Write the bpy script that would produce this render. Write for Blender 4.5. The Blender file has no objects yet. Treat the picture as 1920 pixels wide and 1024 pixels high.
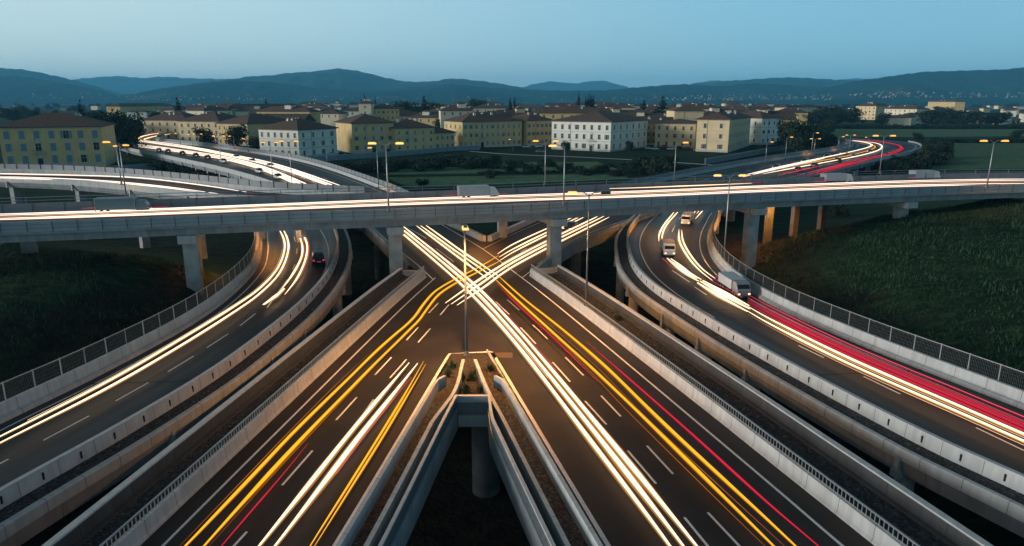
import bpy, bmesh, math, random
import numpy as np
from mathutils import Vector
random.seed(7)
R = math.radians
scene = bpy.context.scene
COL = scene.collection
# ------------------------------------------------------------------ camera
CAM_H, PITCH, FOC = 22.0, R(14.0), 1300.0        # drone height, tilt, focal length in 1920-px units
cam = bpy.data.cameras.new('camera'); co = bpy.data.objects.new('camera', cam); COL.objects.link(co)
co.location = (0, 0, CAM_H); co.rotation_euler = (R(90) - PITCH, 0, 0)
cam.sensor_width = 36; cam.lens = FOC / 1920 * 36; cam.clip_start = .5; cam.clip_end = 60000
scene.camera = co
# ------------------------------------------------------------------ sky, last light of the west, exposure
SUN_AZ, SUN_EL = R(-102), R(10)                  # to the left and a little behind the camera
world = bpy.data.worlds.new('World'); scene.world = world; world.use_nodes = True
wn = world.node_tree; wn.nodes.clear()
sky = wn.nodes.new('ShaderNodeTexSky'); sky.sky_type = 'NISHITA'; sky.sun_disc = False
sky.sun_elevation = SUN_EL; sky.sun_rotation = SUN_AZ; sky.air_density = 1.3; sky.dust_density = .3; sky.ozone_density = 3
def wmap(src, a, b, c, d):
    m = wn.nodes.new('ShaderNodeMapRange'); m.interpolation_type = 'SMOOTHSTEP'; [m.inputs.__getitem__(k + 1).__setattr__('default_value', v) for k, v in enumerate((a, b, c, d))]; wn.links.new(src, m.inputs[0]); return m.outputs[0]
wtc = wn.nodes.new('ShaderNodeTexCoord'); wsp = wn.nodes.new('ShaderNodeSeparateXYZ'); wn.links.new(wtc.outputs['Generated'], wsp.inputs[0])
# dusk sky: paler over the west where the sun went down, deep blue towards the east and the zenith
dusk = wn.nodes.new('ShaderNodeMix'); dusk.data_type = 'RGBA'; dusk.inputs[6].default_value = (2.3, 5.7, 8.1, 1); dusk.inputs[7].default_value = (6.9, 9.3, 9.9, 1)
wn.links.new(wmap(wsp.outputs[0], .55, -.75, 0, 1), dusk.inputs[0])
tint = wn.nodes.new('ShaderNodeMix'); tint.data_type = 'RGBA'; tint.inputs[0].default_value = .75
wn.links.new(sky.outputs[0], tint.inputs[6]); wn.links.new(dusk.outputs[2], tint.inputs[7])
zen = wn.nodes.new('ShaderNodeMix'); zen.data_type = 'RGBA'; zen.blend_type = 'MULTIPLY'; zen.inputs[0].default_value = 1
wn.links.new(tint.outputs[2], zen.inputs[6]); wn.links.new(wmap(wsp.outputs[2], .13, .5, 1.0, .2), zen.inputs[7])
bg = wn.nodes.new('ShaderNodeBackground'); bg.inputs[1].default_value = .11
wo = wn.nodes.new('ShaderNodeOutputWorld')
wn.links.new(zen.outputs[2], bg.inputs[0]); wn.links.new(bg.outputs[0], wo.inputs[0])
sl = bpy.data.lights.new('sun', 'SUN'); sl.energy = 3.2; sl.angle = R(18); sl.color = (1, .97, .91)
so = bpy.data.objects.new('sun', sl); COL.objects.link(so)
sd = Vector((math.sin(SUN_AZ) * math.cos(SUN_EL), math.cos(SUN_AZ) * math.cos(SUN_EL), math.sin(SUN_EL)))
so.rotation_euler = sd.to_track_quat('Z', 'Y').to_euler()
scene.view_settings.view_transform = 'Standard'; scene.view_settings.look = 'None'
scene.view_settings.exposure = 0; scene.view_settings.gamma = 1
scene.cycles.max_bounces = 4; scene.cycles.volume_bounces = 1
# ------------------------------------------------------------------ geometry helpers
def W(px, py, z=0.0):
    """where the sight line through a photo pixel (1920x1024) meets the level z"""
    u = (px - 960) / FOC; v = (py - 512) / FOC
    dy = math.cos(PITCH) - v * math.sin(PITCH); dz = -math.sin(PITCH) - v * math.cos(PITCH)
    t = (z - CAM_H) / dz
    return Vector((u * t, dy * t, z))
def ztop(y, py):
    """height at ground distance y whose picture row is py"""
    v = (py - 512) / FOC
    return CAM_H + y * (-math.sin(PITCH) - v * math.cos(PITCH)) / (math.cos(PITCH) - v * math.sin(PITCH))
def V(l, z=0): return [Vector((p[0], p[1], p[2] if len(p) > 2 else z)) for p in l]
def smooth(pts, step=2.0):
    """Catmull-Rom through pts, resampled evenly"""
    P = [Vector(p) for p in pts]
    if len(P) == 2: dense = [P[0].lerp(P[1], i / 20) for i in range(21)]
    else:
        dense = []
        Q = [P[0] * 2 - P[1]] + P + [P[-1] * 2 - P[-2]]
        for i in range(1, len(Q) - 2):
            a, b, c, d = Q[i - 1], Q[i], Q[i + 1], Q[i + 2]
            t0 = 0; t1 = t0 + max((b - a).length, 1e-4) ** .5; t2 = t1 + max((c - b).length, 1e-4) ** .5; t3 = t2 + max((d - c).length, 1e-4) ** .5
            for k in range(16):
                t = t1 + (t2 - t1) * k / 16
                A1 = a * ((t1 - t) / (t1 - t0)) + b * ((t - t0) / (t1 - t0)); A2 = b * ((t2 - t) / (t2 - t1)) + c * ((t - t1) / (t2 - t1))
                A3 = c * ((t3 - t) / (t3 - t2)) + d * ((t - t2) / (t3 - t2))
                B1 = A1 * ((t2 - t) / (t2 - t0)) + A2 * ((t - t0) / (t2 - t0)); B2 = A2 * ((t3 - t) / (t3 - t1)) + A3 * ((t - t1) / (t3 - t1))
                dense.append(B1 * ((t2 - t) / (t2 - t1)) + B2 * ((t - t1) / (t2 - t1)))
        dense.append(P[-1])
    return resample(dense, step)
def arc(P):
    s = [0.0]
    for a, b in zip(P, P[1:]): s.append(s[-1] + (b - a).length)
    return s
def resample(P, step=None, n=None):
    s = arc(P); L = s[-1]
    if n is None: n = max(2, int(round(L / step)) + 1)
    out = []; j = 0
    for i in range(n):
        d = L * i / (n - 1)
        while j < len(s) - 2 and s[j + 1] < d: j += 1
        w = (d - s[j]) / max(s[j + 1] - s[j], 1e-9); out.append(P[j].lerp(P[j + 1], min(max(w, 0), 1)))
    return out
def normals(P):
    out = []
    for i in range(len(P)):
        t = P[min(i + 1, len(P) - 1)] - P[max(i - 1, 0)]; t.z = 0
        if t.length < 1e-6: t = Vector((0, 1, 0))
        t.normalize(); out.append(Vector((t.y, -t.x, 0)))
    return out
def offs(P, o, dz=0): return [p + n * o + Vector((0, 0, dz)) for p, n in zip(P, normals(P))]
def at_s(P, d):
    s = arc(P); d = min(max(d, 0), s[-1])
    for j in range(len(P) - 1):
        if s[j + 1] >= d:
            w = (d - s[j]) / max(s[j + 1] - s[j], 1e-9); t = (P[j + 1] - P[j]).normalized(); return P[j].lerp(P[j + 1], w), t
    return P[-1], (P[-1] - P[-2]).normalized()
def between(P, y0, y1): return [p for p in P if y0 <= p.y <= y1]
class MB:
    """collects shapes and links them as ONE mesh object"""
    def __init__(s): s.v = []; s.f = []; s.m = []; s.uv = []
    def face(s, vs, m=0, uv=None):
        b = len(s.v); s.v += [tuple(p) for p in vs]; s.f.append(tuple(range(b, b + len(vs)))); s.m.append(m); s.uv.append(uv or [(p[0], p[1]) for p in vs])
    def box(s, c, d, m=0, rz=0, taper=1.0):
        x, y, z = d[0] / 2, d[1] / 2, d[2] / 2; cs, sn = math.cos(rz), math.sin(rz); q = []
        for dz, k in ((-z, 1), (z, taper)):
            for a, b in ((-x, -y), (x, -y), (x, y), (-x, y)):
                a *= k; b *= k; q.append((c[0] + a * cs - b * sn, c[1] + a * sn + b * cs, c[2] + dz))
        for f in ((3, 2, 1, 0), (4, 5, 6, 7), (0, 1, 5, 4), (1, 2, 6, 5), (2, 3, 7, 6), (3, 0, 4, 7)): s.face([q[i] for i in f], m)
    def bar(s, a, b, w, h=None, m=0):
        a = Vector(a); b = Vector(b); h = h or w; t = (b - a).normalized(); up = Vector((0, 0, 1)) if abs(t.z) < .95 else Vector((0, 1, 0))
        r = t.cross(up).normalized(); u = r.cross(t); q = [p + r * i * w / 2 + u * j * h / 2 for p in (a, b) for i, j in ((-1, -1), (1, -1), (1, 1), (-1, 1))]
        for f in ((3, 2, 1, 0), (4, 5, 6, 7), (0, 1, 5, 4), (1, 2, 6, 5), (2, 3, 7, 6), (3, 0, 4, 7)): s.face([q[i] for i in f], m)
    def sweep(s, path, prof, m=0, caps=True, closed=True):
        N = normals(path); A = arc(path); rings = [[p + n * o + Vector((0, 0, z)) for o, z in prof] for p, n in zip(path, N)]
        k = len(prof); pl = [0.0]
        for i in range(k): pl.append(pl[-1] + math.hypot(prof[(i + 1) % k][0] - prof[i][0], prof[(i + 1) % k][1] - prof[i][1]))
        for i in range(len(path) - 1):
            for j in range(k if closed else k - 1):
                j2 = (j + 1) % k
                s.face([rings[i][j], rings[i + 1][j], rings[i + 1][j2], rings[i][j2]], m, [(A[i], pl[j]), (A[i + 1], pl[j]), (A[i + 1], pl[j + 1]), (A[i], pl[j + 1])])
        if caps and closed:
            s.face(rings[0], m); s.face(list(reversed(rings[-1])), m)
    def loft(s, P, Q, m=0):
        """ribbon between two edges with u along, v across 0..1"""
        n = max(len(P), len(Q)); P = resample(P, n=n); Q = resample(Q, n=n); A = arc([a.lerp(b, .5) for a, b in zip(P, Q)])
        for i in range(n - 1):
            for j in range(4):
                a, b = j / 4, (j + 1) / 4
                s.face([P[i].lerp(Q[i], a), P[i].lerp(Q[i], b), P[i + 1].lerp(Q[i + 1], b), P[i + 1].lerp(Q[i + 1], a)], m, [(A[i], a), (A[i], b), (A[i + 1], b), (A[i + 1], a)])
    def tube(s, path, r, m=0, n=8, flat=1.0):
        rr = r if isinstance(r, (list, tuple)) else [r] * len(path); rings = []
        for i, p in enumerate(path):
            t = (path[min(i + 1, len(path) - 1)] - path[max(i - 1, 0)]).normalized(); up = Vector((0, 0, 1)) if abs(t.z) < .95 else Vector((0, 1, 0))
            a = t.cross(up).normalized(); b = a.cross(t)
            rings.append([p + a * rr[i] * math.cos(2 * math.pi * k / n) + b * rr[i] * flat * math.sin(2 * math.pi * k / n) for k in range(n)])
        for i in range(len(path) - 1):
            for j in range(n): s.face([rings[i][j], rings[i][(j + 1) % n], rings[i + 1][(j + 1) % n], rings[i + 1][j]], m)
        s.face(list(reversed(rings[0])), m); s.face(rings[-1], m)
    def build(s, name, mats, parent=None, smooth_=False, loc=None):
        me = bpy.data.meshes.new(name); me.from_pydata(s.v, [], s.f)
        for mt in (mats if isinstance(mats, (list, tuple)) else [mats]): me.materials.append(mt)
        me.polygons.foreach_set('material_index', s.m)
        uvl = me.uv_layers.new(name='UVMap'); uvl.data.foreach_set('uv', [c for f in s.uv for p in f for c in p])
        bm = bmesh.new(); bm.from_mesh(me); bmesh.ops.remove_doubles(bm, verts=bm.verts, dist=1e-4); bmesh.ops.recalc_face_normals(bm, faces=bm.faces)
        bm.to_mesh(me); bm.free()
        if smooth_: me.polygons.foreach_set('use_smooth', [True] * len(me.polygons))
        o = bpy.data.objects.new(name, me); COL.objects.link(o)
        if loc is not None: o.location = loc
        if parent is not None: o.parent = parent
        return o
def tag(o, label=None, cat=None, group=None, kind=None):
    if label: o['label'] = label
    if cat: o['category'] = cat
    if group: o['group'] = group
    if kind: o['kind'] = kind
    return o
def thing(name, label, cat, loc=(0, 0, 0), rz=0, group=None):
    o = bpy.data.objects.new(name, None); COL.objects.link(o); o.location = loc; o.rotation_euler = (0, 0, rz); o.empty_display_size = .5
    return tag(o, label, cat, group)
def dup(root, loc, rz=0, label=None, group=None, scale=None):
    r = root.copy(); COL.objects.link(r); r.location = loc; r.rotation_euler = (0, 0, rz)
    if scale is not None: r.scale = scale
    if label: r['label'] = label
    if group: r['group'] = group
    for ch in list(root.children):
        c = ch.copy(); COL.objects.link(c); c.parent = r
        for g in list(ch.children):
            d = g.copy(); COL.objects.link(d); d.parent = c
    return r
# ------------------------------------------------------------------ materials
def mat(name, col, rough=.8, var=.25, scale=3.0, bump=0.0, coord='Object', metal=0, spec=.4, detail=4):
    m = bpy.data.materials.new(name); m.use_nodes = True; n = m.node_tree.nodes; l = m.node_tree.links
    b = n['Principled BSDF']; b.inputs['Roughness'].default_value = rough; b.inputs['Metallic'].default_value = metal; b.inputs['Specular IOR Level'].default_value = spec
    tc = n.new('ShaderNodeTexCoord'); nz = n.new('ShaderNodeTexNoise'); nz.inputs['Scale'].default_value = scale; nz.inputs['Detail'].default_value = detail
    l.new(tc.outputs[coord], nz.inputs['Vector'])
    rp = n.new('ShaderNodeValToRGB'); rp.color_ramp.elements[0].position = .3; rp.color_ramp.elements[1].position = .7
    rp.color_ramp.elements[0].color = (*[c * (1 - var) for c in col], 1); rp.color_ramp.elements[1].color = (*[min(1, c * (1 + var)) for c in col], 1)
    l.new(nz.outputs['Fac'], rp.inputs[0]); l.new(rp.outputs[0], b.inputs['Base Color'])
    if bump:
        bp = n.new('ShaderNodeBump'); bp.inputs['Strength'].default_value = bump; l.new(nz.outputs['Fac'], bp.inputs['Height']); l.new(bp.outputs[0], b.inputs['Normal'])
    return m
def emit(name, col, strength):
    m = bpy.data.materials.new(name); m.use_nodes = True; n = m.node_tree.nodes; l = m.node_tree.links; n.clear()
    e = n.new('ShaderNodeEmission'); e.inputs[0].default_value = (*col, 1); e.inputs[1].default_value = strength
    o = n.new('ShaderNodeOutputMaterial'); l.new(e.outputs[0], o.inputs[0]); return m
def panel_concrete(name, col, joint=2.6, var=.18):
    """concrete with cast joints every few metres along the wall, streaks running down it"""
    m = mat(name, col, .85, var, .6, 0); n = m.node_tree.nodes; l = m.node_tree.links; b = n['Principled BSDF']
    rp = [x for x in n if x.type == 'VALTORGB'][0]
    uv = n.new('ShaderNodeUVMap'); sp = n.new('ShaderNodeSeparateXYZ'); l.new(uv.outputs[0], sp.inputs[0])
    dv = n.new('ShaderNodeMath'); dv.operation = 'DIVIDE'; dv.inputs[1].default_value = joint; l.new(sp.outputs[0], dv.inputs[0])
    fr = n.new('ShaderNodeMath'); fr.operation = 'FRACT'; l.new(dv.outputs[0], fr.inputs[0])
    lt = n.new('ShaderNodeMath'); lt.operation = 'LESS_THAN'; lt.inputs[1].default_value = .035 / joint; l.new(fr.outputs[0], lt.inputs[0])
    st = n.new('ShaderNodeTexNoise'); st.inputs['Scale'].default_value = 1; mp = n.new('ShaderNodeMapping'); mp.inputs['Scale'].default_value = (2.6, .25, 1); l.new(uv.outputs[0], mp.inputs[0]); l.new(mp.outputs[0], st.inputs['Vector'])
    s2 = n.new('ShaderNodeMapRange'); s2.inputs[1].default_value = .35; s2.inputs[2].default_value = .7; s2.inputs[3].default_value = .86; s2.inputs[4].default_value = 1.05; l.new(st.outputs['Fac'], s2.inputs[0])
    mx0 = n.new('ShaderNodeMix'); mx0.data_type = 'RGBA'; mx0.blend_type = 'MULTIPLY'; mx0.inputs[0].default_value = 1; l.new(rp.outputs[0], mx0.inputs[6]); l.new(s2.outputs[0], mx0.inputs[7])
    mx = n.new('ShaderNodeMix'); mx.data_type = 'RGBA'; mx.inputs[7].default_value = (*[c * .22 for c in col], 1)
    l.new(lt.outputs[0], mx.inputs[0]); l.new(mx0.outputs[2], mx.inputs[6]); l.new(mx.outputs[2], b.inputs['Base Color']); return m
def asphalt(name, col, rough=.55, sp=.14):
    """worn asphalt: fine grain, long wheel-track bands along the lane"""
    m = mat(name, col, rough, .22, 26, .15, spec=sp); n = m.node_tree.nodes; l = m.node_tree.links; b = n['Principled BSDF']
    rp = [x for x in n if x.type == 'VALTORGB'][0]
    uv = n.new('ShaderNodeUVMap'); mp = n.new('ShaderNodeMapping'); mp.inputs['Scale'].default_value = (.02, 7, 1); l.new(uv.outputs[0], mp.inputs[0])
    nz = n.new('ShaderNodeTexNoise'); nz.inputs['Scale'].default_value = 1; nz.inputs['Detail'].default_value = 2; l.new(mp.outputs[0], nz.inputs['Vector'])
    mr = n.new('ShaderNodeMapRange'); mr.inputs[1].default_value = .3; mr.inputs[2].default_value = .7; mr.inputs[3].default_value = .55; mr.inputs[4].default_value = 1.45; l.new(nz.outputs['Fac'], mr.inputs[0])
    n2 = n.new('ShaderNodeTexNoise'); n2.inputs['Scale'].default_value = .22; n2.inputs['Detail'].default_value = 5; tc = [x for x in n if x.type == 'TEX_COORD'][0]; l.new(tc.outputs['Object'], n2.inputs['Vector'])
    m2 = n.new('ShaderNodeMapRange'); m2.inputs[1].default_value = .3; m2.inputs[2].default_value = .7; m2.inputs[3].default_value = .75; m2.inputs[4].default_value = 1.2; l.new(n2.outputs['Fac'], m2.inputs[0])
    mu = n.new('ShaderNodeMath'); mu.operation = 'MULTIPLY'; l.new(mr.outputs[0], mu.inputs[0]); l.new(m2.outputs[0], mu.inputs[1])
    mx = n.new('ShaderNodeMix'); mx.data_type = 'RGBA'; mx.blend_type = 'MULTIPLY'; mx.inputs[0].default_value = 1
    l.new(rp.outputs[0], mx.inputs[6]); l.new(mu.outputs[0], mx.inputs[7]); l.new(mx.outputs[2], b.inputs['Base Color'])
    m3 = n.new('ShaderNodeMapRange'); m3.inputs[1].default_value = .3; m3.inputs[2].default_value = .7; m3.inputs[3].default_value = rough - .12; m3.inputs[4].default_value = rough + .15; l.new(nz.outputs['Fac'], m3.inputs[0]); l.new(m3.outputs[0], b.inputs['Roughness'])
    return m
def gravel(name, dark, light):
    m = bpy.data.materials.new(name); m.use_nodes = True; n = m.node_tree.nodes; l = m.node_tree.links; b = n['Principled BSDF']; b.inputs['Roughness'].default_value = .9
    tc = n.new('ShaderNodeTexCoord'); vo = n.new('ShaderNodeTexVoronoi'); vo.inputs['Scale'].default_value = 6.5; l.new(tc.outputs['Object'], vo.inputs['Vector'])
    rp = n.new('ShaderNodeValToRGB'); e = rp.color_ramp.elements; e[0].position = .35; e[0].color = (*dark, 1); e[1].position = 1; e[1].color = (*light, 1)
    x = e.new(.8); x.color = (*[(a * 2 + c) / 3 for a, c in zip(dark, light)], 1)
    l.new(vo.outputs['Color'], rp.inputs[0]); l.new(rp.outputs[0], b.inputs['Base Color'])
    bp = n.new('ShaderNodeBump'); bp.inputs['Strength'].default_value = .9; bp.inputs['Distance'].default_value = .1; bp.invert = True; l.new(vo.outputs['Distance'], bp.inputs['Height']); l.new(bp.outputs[0], b.inputs['Normal']); return m
def foliage(name, col):
    m = mat(name, col, .75, .55, .9, 0, spec=.15, detail=6); b = m.node_tree.nodes['Principled BSDF']; return m
M = dict(
    asphalt=asphalt('asphalt', (.034, .032, .033)), asphalt_ramp=asphalt('asphalt_ramp', (.026, .029, .034), .44, .24), asphalt_high=asphalt('asphalt_high', (.045, .044, .046)),
    paint=mat('road_paint', (.72, .72, .72), .6, .15, 5),
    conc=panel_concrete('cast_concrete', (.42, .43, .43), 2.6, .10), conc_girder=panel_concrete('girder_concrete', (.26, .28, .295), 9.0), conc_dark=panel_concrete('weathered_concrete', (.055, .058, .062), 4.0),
    conc_pier=mat('pier_concrete', (.33, .34, .34), .85, .22, .8), coping=mat('coping_concrete', (.40, .41, .41), .8, .12, 2),
    conc_shade=mat('shaded_pier_concrete', (.085, .09, .095), .9, .25, .8),  # darker copy of the pier concrete, shade under the decks put into its colour
    parapet_panel=mat('parapet_panel', (.27, .32, .345), .65, .1, .5),
    steel=mat('galvanised_steel', (.34, .36, .37), .45, .12, 4, metal=.6), steel_dark=mat('painted_steel', (.10, .11, .12), .5, .2, 3), screen=mat('screen_panel', (.20, .21, .225), .6, .12, .5),
    mesh=mat('fence_wire', (.05, .06, .065), .6, .2, 3, metal=.2), slot=mat('drain_slot', (.01, .01, .01), .9),
    gravel=gravel('verge_gravel', (.008, .009, .010), (.13, .135, .14)), soil=gravel('planting_soil', (.022, .016, .012), (.12, .088, .066)),
    plaster_yellow=mat('ochre_plaster', (.62, .45, .20), .9, .14, .25), plaster_gold=mat('pale_ochre_plaster', (.70, .53, .31), .9, .12, .25), plaster_cream=mat('cream_plaster', (.70, .60, .44), .9, .1, .25),
    plaster_white=mat('white_plaster', (.72, .69, .60), .9, .08, .25), plaster_brown=mat('brown_plaster', (.34, .22, .10), .9, .15, .25), stone=mat('pale_stone', (.46, .46, .43), .85, .12, 1.5),
    tile=mat('roof_tile', (.105, .062, .045), .9, .4, 1.6), tile_dark=mat('old_roof_tile', (.08, .05, .04), .9, .4, 1.6),
    shutter=mat('blue_grey_shutter', (.15, .23, .28), .6, .15, 3), shutter_dark=mat('dark_green_shutter', (.03, .045, .045), .6, .2, 3), glass=mat('window_glass', (.012, .016, .02), .15, .2, 2, spec=.6),
    wood=mat('dark_door_wood', (.035, .025, .02), .7, .3, 4),
    bark=mat('bark', (.06, .045, .035), .9, .3, 4), leaf=foliage('broad_leaves', (.018, .032, .016)), leaf2=foliage('olive_leaves', (.026, .036, .018)), cyp=foliage('cypress_needles', (.011, .020, .012)), bushy=foliage('bush_leaves', (.018, .032, .016)), blade=foliage('grass_blades', (.06, .095, .035)),
    white_hot=emit('headlamp_light', (1, .72, .46), 2.35), amber=emit('warm_edge_light', (1, .58, .25), 1.15), white_cool=emit('bridge_headlamp_light', (1, .84, .72), 2.0), blush=emit('blush_edge_light', (1, .50, .36), .75), amber_dim=emit('faint_edge_light', (1, .42, .12), .42), gold=emit('indicator_light', (1, .49, .022), 1.25), gold_dim=emit('indicator_edge_light', (.9, .25, .01), .5), red=emit('tail_light', (1, .03, .075), .72), red_dim=emit('tail_edge_light', (.6, .015, .04), .25), pink=emit('soft_tail_light', (1, .10, .15), .9),
    bulb=emit('sodium_lamp', (1, .46, .09), 1.7), bulb_near=emit('warm_lamp', (1, .52, .15), 1.9), spark=emit('far_town_light', (1, .80, .55), 1.6),
    car_black=mat('black_car_paint', (.012, .012, .014), .25, .1, 1, spec=.6), car_white=mat('white_car_paint', (.62, .62, .60), .3, .05, 1, spec=.6), car_grey=mat('grey_car_paint', (.20, .21, .22), .3, .1, 1, spec=.6), car_red=mat('red_car_paint', (.30, .02, .02), .3, .1, 1, spec=.6), car_blue=mat('blue_car_paint', (.05, .08, .14), .3, .1, 1, spec=.6),
    tyre=mat('rubber', (.012, .012, .012), .9), rim=mat('alloy', (.4, .4, .4), .4, .1, 2, metal=.7), truck_box=mat('truck_box_panel', (.42, .44, .45), .5, .06, 1), truck_blue=mat('blue_grey_truck_panel', (.10, .17, .20), .5, .06, 1), plate=mat('number_plate', (.75, .75, .72), .5),
    fence_blue=panel_concrete('garden_wall_concrete', (.20, .26, .28), 3.0),
)
# ------------------------------------------------------------------ terrain
ZP = -3.0                                       # level of the plain the town stands on
CP = [(-50, 66, 1.5), (-45, 72, 1.6), (-44, 86, 1.4), (-60, 80, 2.2), (-75, 70, 2.4), (-80, 92, 2.2), (-56, 93, 1.6), (-105, 80, 2.5), (-58, 50, -.5), (-46, 55, -2.6), (-38, 70, -4), (-37, 90, -5), (-45, 40, -3.2), (-55, 25, -3), (-41, 52, -3.4), (-48, 108, -4.5), (-75, 118, -3.5), (-110, 125, -3), (-130, 60, 2.5), (-120, 20, 1),
      (-28, 40, -9), (-22, 60, -9.5), (-24, 20, -9.5), (-20, 80, -9), (-30, 100, -7), (-18, 100, -8), (0, 20, -10), (0, 50, -10), (0, 75, -9.5), (0, 100, -7.5), (-8, 120, -6), (15, 95, -8), (12, 70, -9.5), (14, 40, -10), (24, 60, -9), (25, 90, -7.5), (22, 110, -7), (30, 20, -9), (40, 118, -5.5),
      (33, 80, -4.5), (36, 92, -3.2), (39, 108, -3.4), (44, 117, -2.2), (50, 116, -.2), (57, 115, 1.5), (66, 117, 3.4), (88, 125, 5.0), (120, 128, 5.6), (150, 125, 6), (43, 78, .6), (40, 58, -1.4), (47, 42, -1.2), (55, 25, -1), (56, 80, 1.8), (64, 60, 1.2), (80, 90, 3.0), (80, 40, 1.5), (100, 70, 3), (140, 60, 4), (38, 66, -2.2), (48, 98, 1.2),
      (48, 130, -4.5), (60, 133, -3.6), (72, 134, -1.5), (60, 150, -4.5), (95, 150, -3.5), (130, 160, -2), (45, 180, -5), (0, 150, -5.5), (-30, 150, -6), (-75, 150, -5.5), (-100, 190, -5), (-60, 190, -5.5), (0, 200, -5.2), (0, 260, -4.6), (-60, 250, -4.8), (80, 220, -5), (60, 270, -4.2), (110, 240, -5), (150, 230, -4.5), (160, 180, -3.2), (200, 200, -2.5), (220, 300, -3), (-150, 240, -4), (-150, 200, -3.4), (-140, 300, -5), (-180, 270, -3), (-200, 340, -3.5), (0, 330, -3), (-100, 320, -3.5), (100, 340, -3), (180, 350, -4.5), (230, 400, -3), (-150, 390, -3), (0, 420, -3), (150, 430, -3)]
_A = np.array(CP); _d = np.hypot(_A[:, None, 0] - _A[None, :, 0], _A[:, None, 1] - _A[None, :, 1])
_K = np.block([[-_d - np.eye(len(CP)) * .8, np.ones((len(CP), 1))], [np.ones((1, len(CP))), np.zeros((1, 1))]])
_w = np.linalg.solve(_K, np.append(_A[:, 2], 0))
def terr(x, y):
    x = np.asarray(x, float); y = np.asarray(y, float)
    z = -np.hypot(x[..., None] - _A[:, 0], y[..., None] - _A[:, 1]) @ _w[:-1] + _w[-1]
    z = np.clip(z, -11, 7)
    e = np.clip((np.maximum(np.maximum(np.abs(x) - 150, 0) / 130, np.maximum(y - 330, 0) / 110)), 0, 1); e = e * e * (3 - 2 * e)
    return z * (1 - e) + ZP * e
def tz(x, y): return float(terr(np.array([x]), np.array([y]))[0])
def axis(a, b, fine, far, g=1.16):
    l = list(np.arange(a, b, fine)); s = fine; x = l[-1]
    while x < far[1]: s *= g; x += s; l.append(x)
    s = fine; x = a
    while x > far[0]: s *= g; x -= s; l.insert(0, x)
    return np.array(l)
gx = axis(-130, 150, 1.6, (-14000, 14000)); gy = axis(-6, 190, 1.6, (-400, 16000))
GX, GY = np.meshgrid(gx, gy); GZ = terr(GX, GY)
rng = np.random.default_rng(3)
near = np.exp(-np.maximum(0, np.hypot(GX, GY - 80) - 90) / 60); GZ = GZ + rng.normal(0, .07, GZ.shape) * near
me = bpy.data.meshes.new('ground'); nx, ny = len(gx), len(gy)
idx = np.arange(nx * ny).reshape(ny, nx)
me.from_pydata(np.stack([GX, GY, GZ], -1).reshape(-1, 3).tolist(), [], np.stack([idx[:-1, :-1], idx[:-1, 1:], idx[1:, 1:], idx[1:, :-1]], -1).reshape(-1, 4).tolist())
me.polygons.foreach_set('use_smooth', [True] * len(me.polygons))
# bare earth where the viaducts keep the rain off, grass elsewhere
earth = np.clip((-GZ - 5.6) / 1.6, 0, 1); earth = np.where(GY > 125, 0, earth); gzy, gzx = np.gradient(GZ, gy, gx); slope = np.hypot(gzx, gzy) * (np.hypot(GX, GY - 80) < 120); earth = np.maximum(earth, np.clip((slope - .30) / .22, 0, .8)); earth = np.where((np.abs(GX - 58) < 26) & (GY > 119) & (GY < 140), 1, earth)
at_ = me.attributes.new('bare', 'FLOAT', 'POINT'); at_.data.foreach_set('value', earth.reshape(-1).astype(np.float32))
gm = bpy.data.materials.new('meadow_and_earth'); gm.use_nodes = True; n = gm.node_tree.nodes; l = gm.node_tree.links; b = n['Principled BSDF']; b.inputs['Roughness'].default_value = .95; b.inputs['Specular IOR Level'].default_value = .1
tc = n.new('ShaderNodeTexCoord')
def noise(sc, det=5, st=None):
    z = n.new('ShaderNodeTexNoise'); z.inputs['Scale'].default_value = sc; z.inputs['Detail'].default_value = det
    if st:
        mp = n.new('ShaderNodeMapping'); mp.inputs['Scale'].default_value = st; mp.inputs['Rotation'].default_value = (0, 0, .35); l.new(tc.outputs['Object'], mp.inputs[0]); l.new(mp.outputs[0], z.inputs['Vector'])
    else: l.new(tc.outputs['Object'], z.inputs['Vector'])
    return z
def ramp(src, stops):
    r = n.new('ShaderNodeValToRGB'); e = r.color_ramp.elements; e[0].position, e[0].color = stops[0][0], (*stops[0][1], 1); e[1].position, e[1].color = stops[-1][0], (*stops[-1][1], 1)
    for p, c in stops[1:-1]: x = e.new(p); x.color = (*c, 1)
    l.new(src.outputs['Fac'], r.inputs[0]); return r
g1 = ramp(noise(.9, 8, (.5, 1.6, 1)), [(.3, (.007, .019, .011)), (.5, (.015, .036, .018)), (.68, (.032, .060, .028))])
g2 = ramp(noise(.012, 3), [(.35, (.45, .55, .5)), (.5, (.95, .95, .9)), (.62, (1.35, 1.2, 1.0))])
g3 = ramp(noise(.16, 4, (.35, 1.5, 1)), [(.3, (.72, .74, .72)), (.7, (1.25, 1.2, 1.15))])
mul = n.new('ShaderNodeMix'); mul.data_type = 'RGBA'; mul.blend_type = 'MULTIPLY'; mul.inputs[0].default_value = 1; l.new(g1.outputs[0], mul.inputs[6]); l.new(g2.outputs[0], mul.inputs[7])
mu2 = n.new('ShaderNodeMix'); mu2.data_type = 'RGBA'; mu2.blend_type = 'MULTIPLY'; mu2.inputs[0].default_value = 1; l.new(mul.outputs[2], mu2.inputs[6]); l.new(g3.outputs[0], mu2.inputs[7])
ea = ramp(noise(.7, 6), [(.3, (.007, .006, .005)), (.7, (.030, .022, .016))])
atn = n.new('ShaderNodeAttribute'); atn.attribute_name = 'bare'; en = noise(.25, 4); ad = n.new('ShaderNodeMath'); ad.operation = 'MULTIPLY_ADD'; ad.inputs[1].default_value = .8; ad.inputs[2].default_value = -.4; l.new(en.outputs['Fac'], ad.inputs[0])
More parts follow.
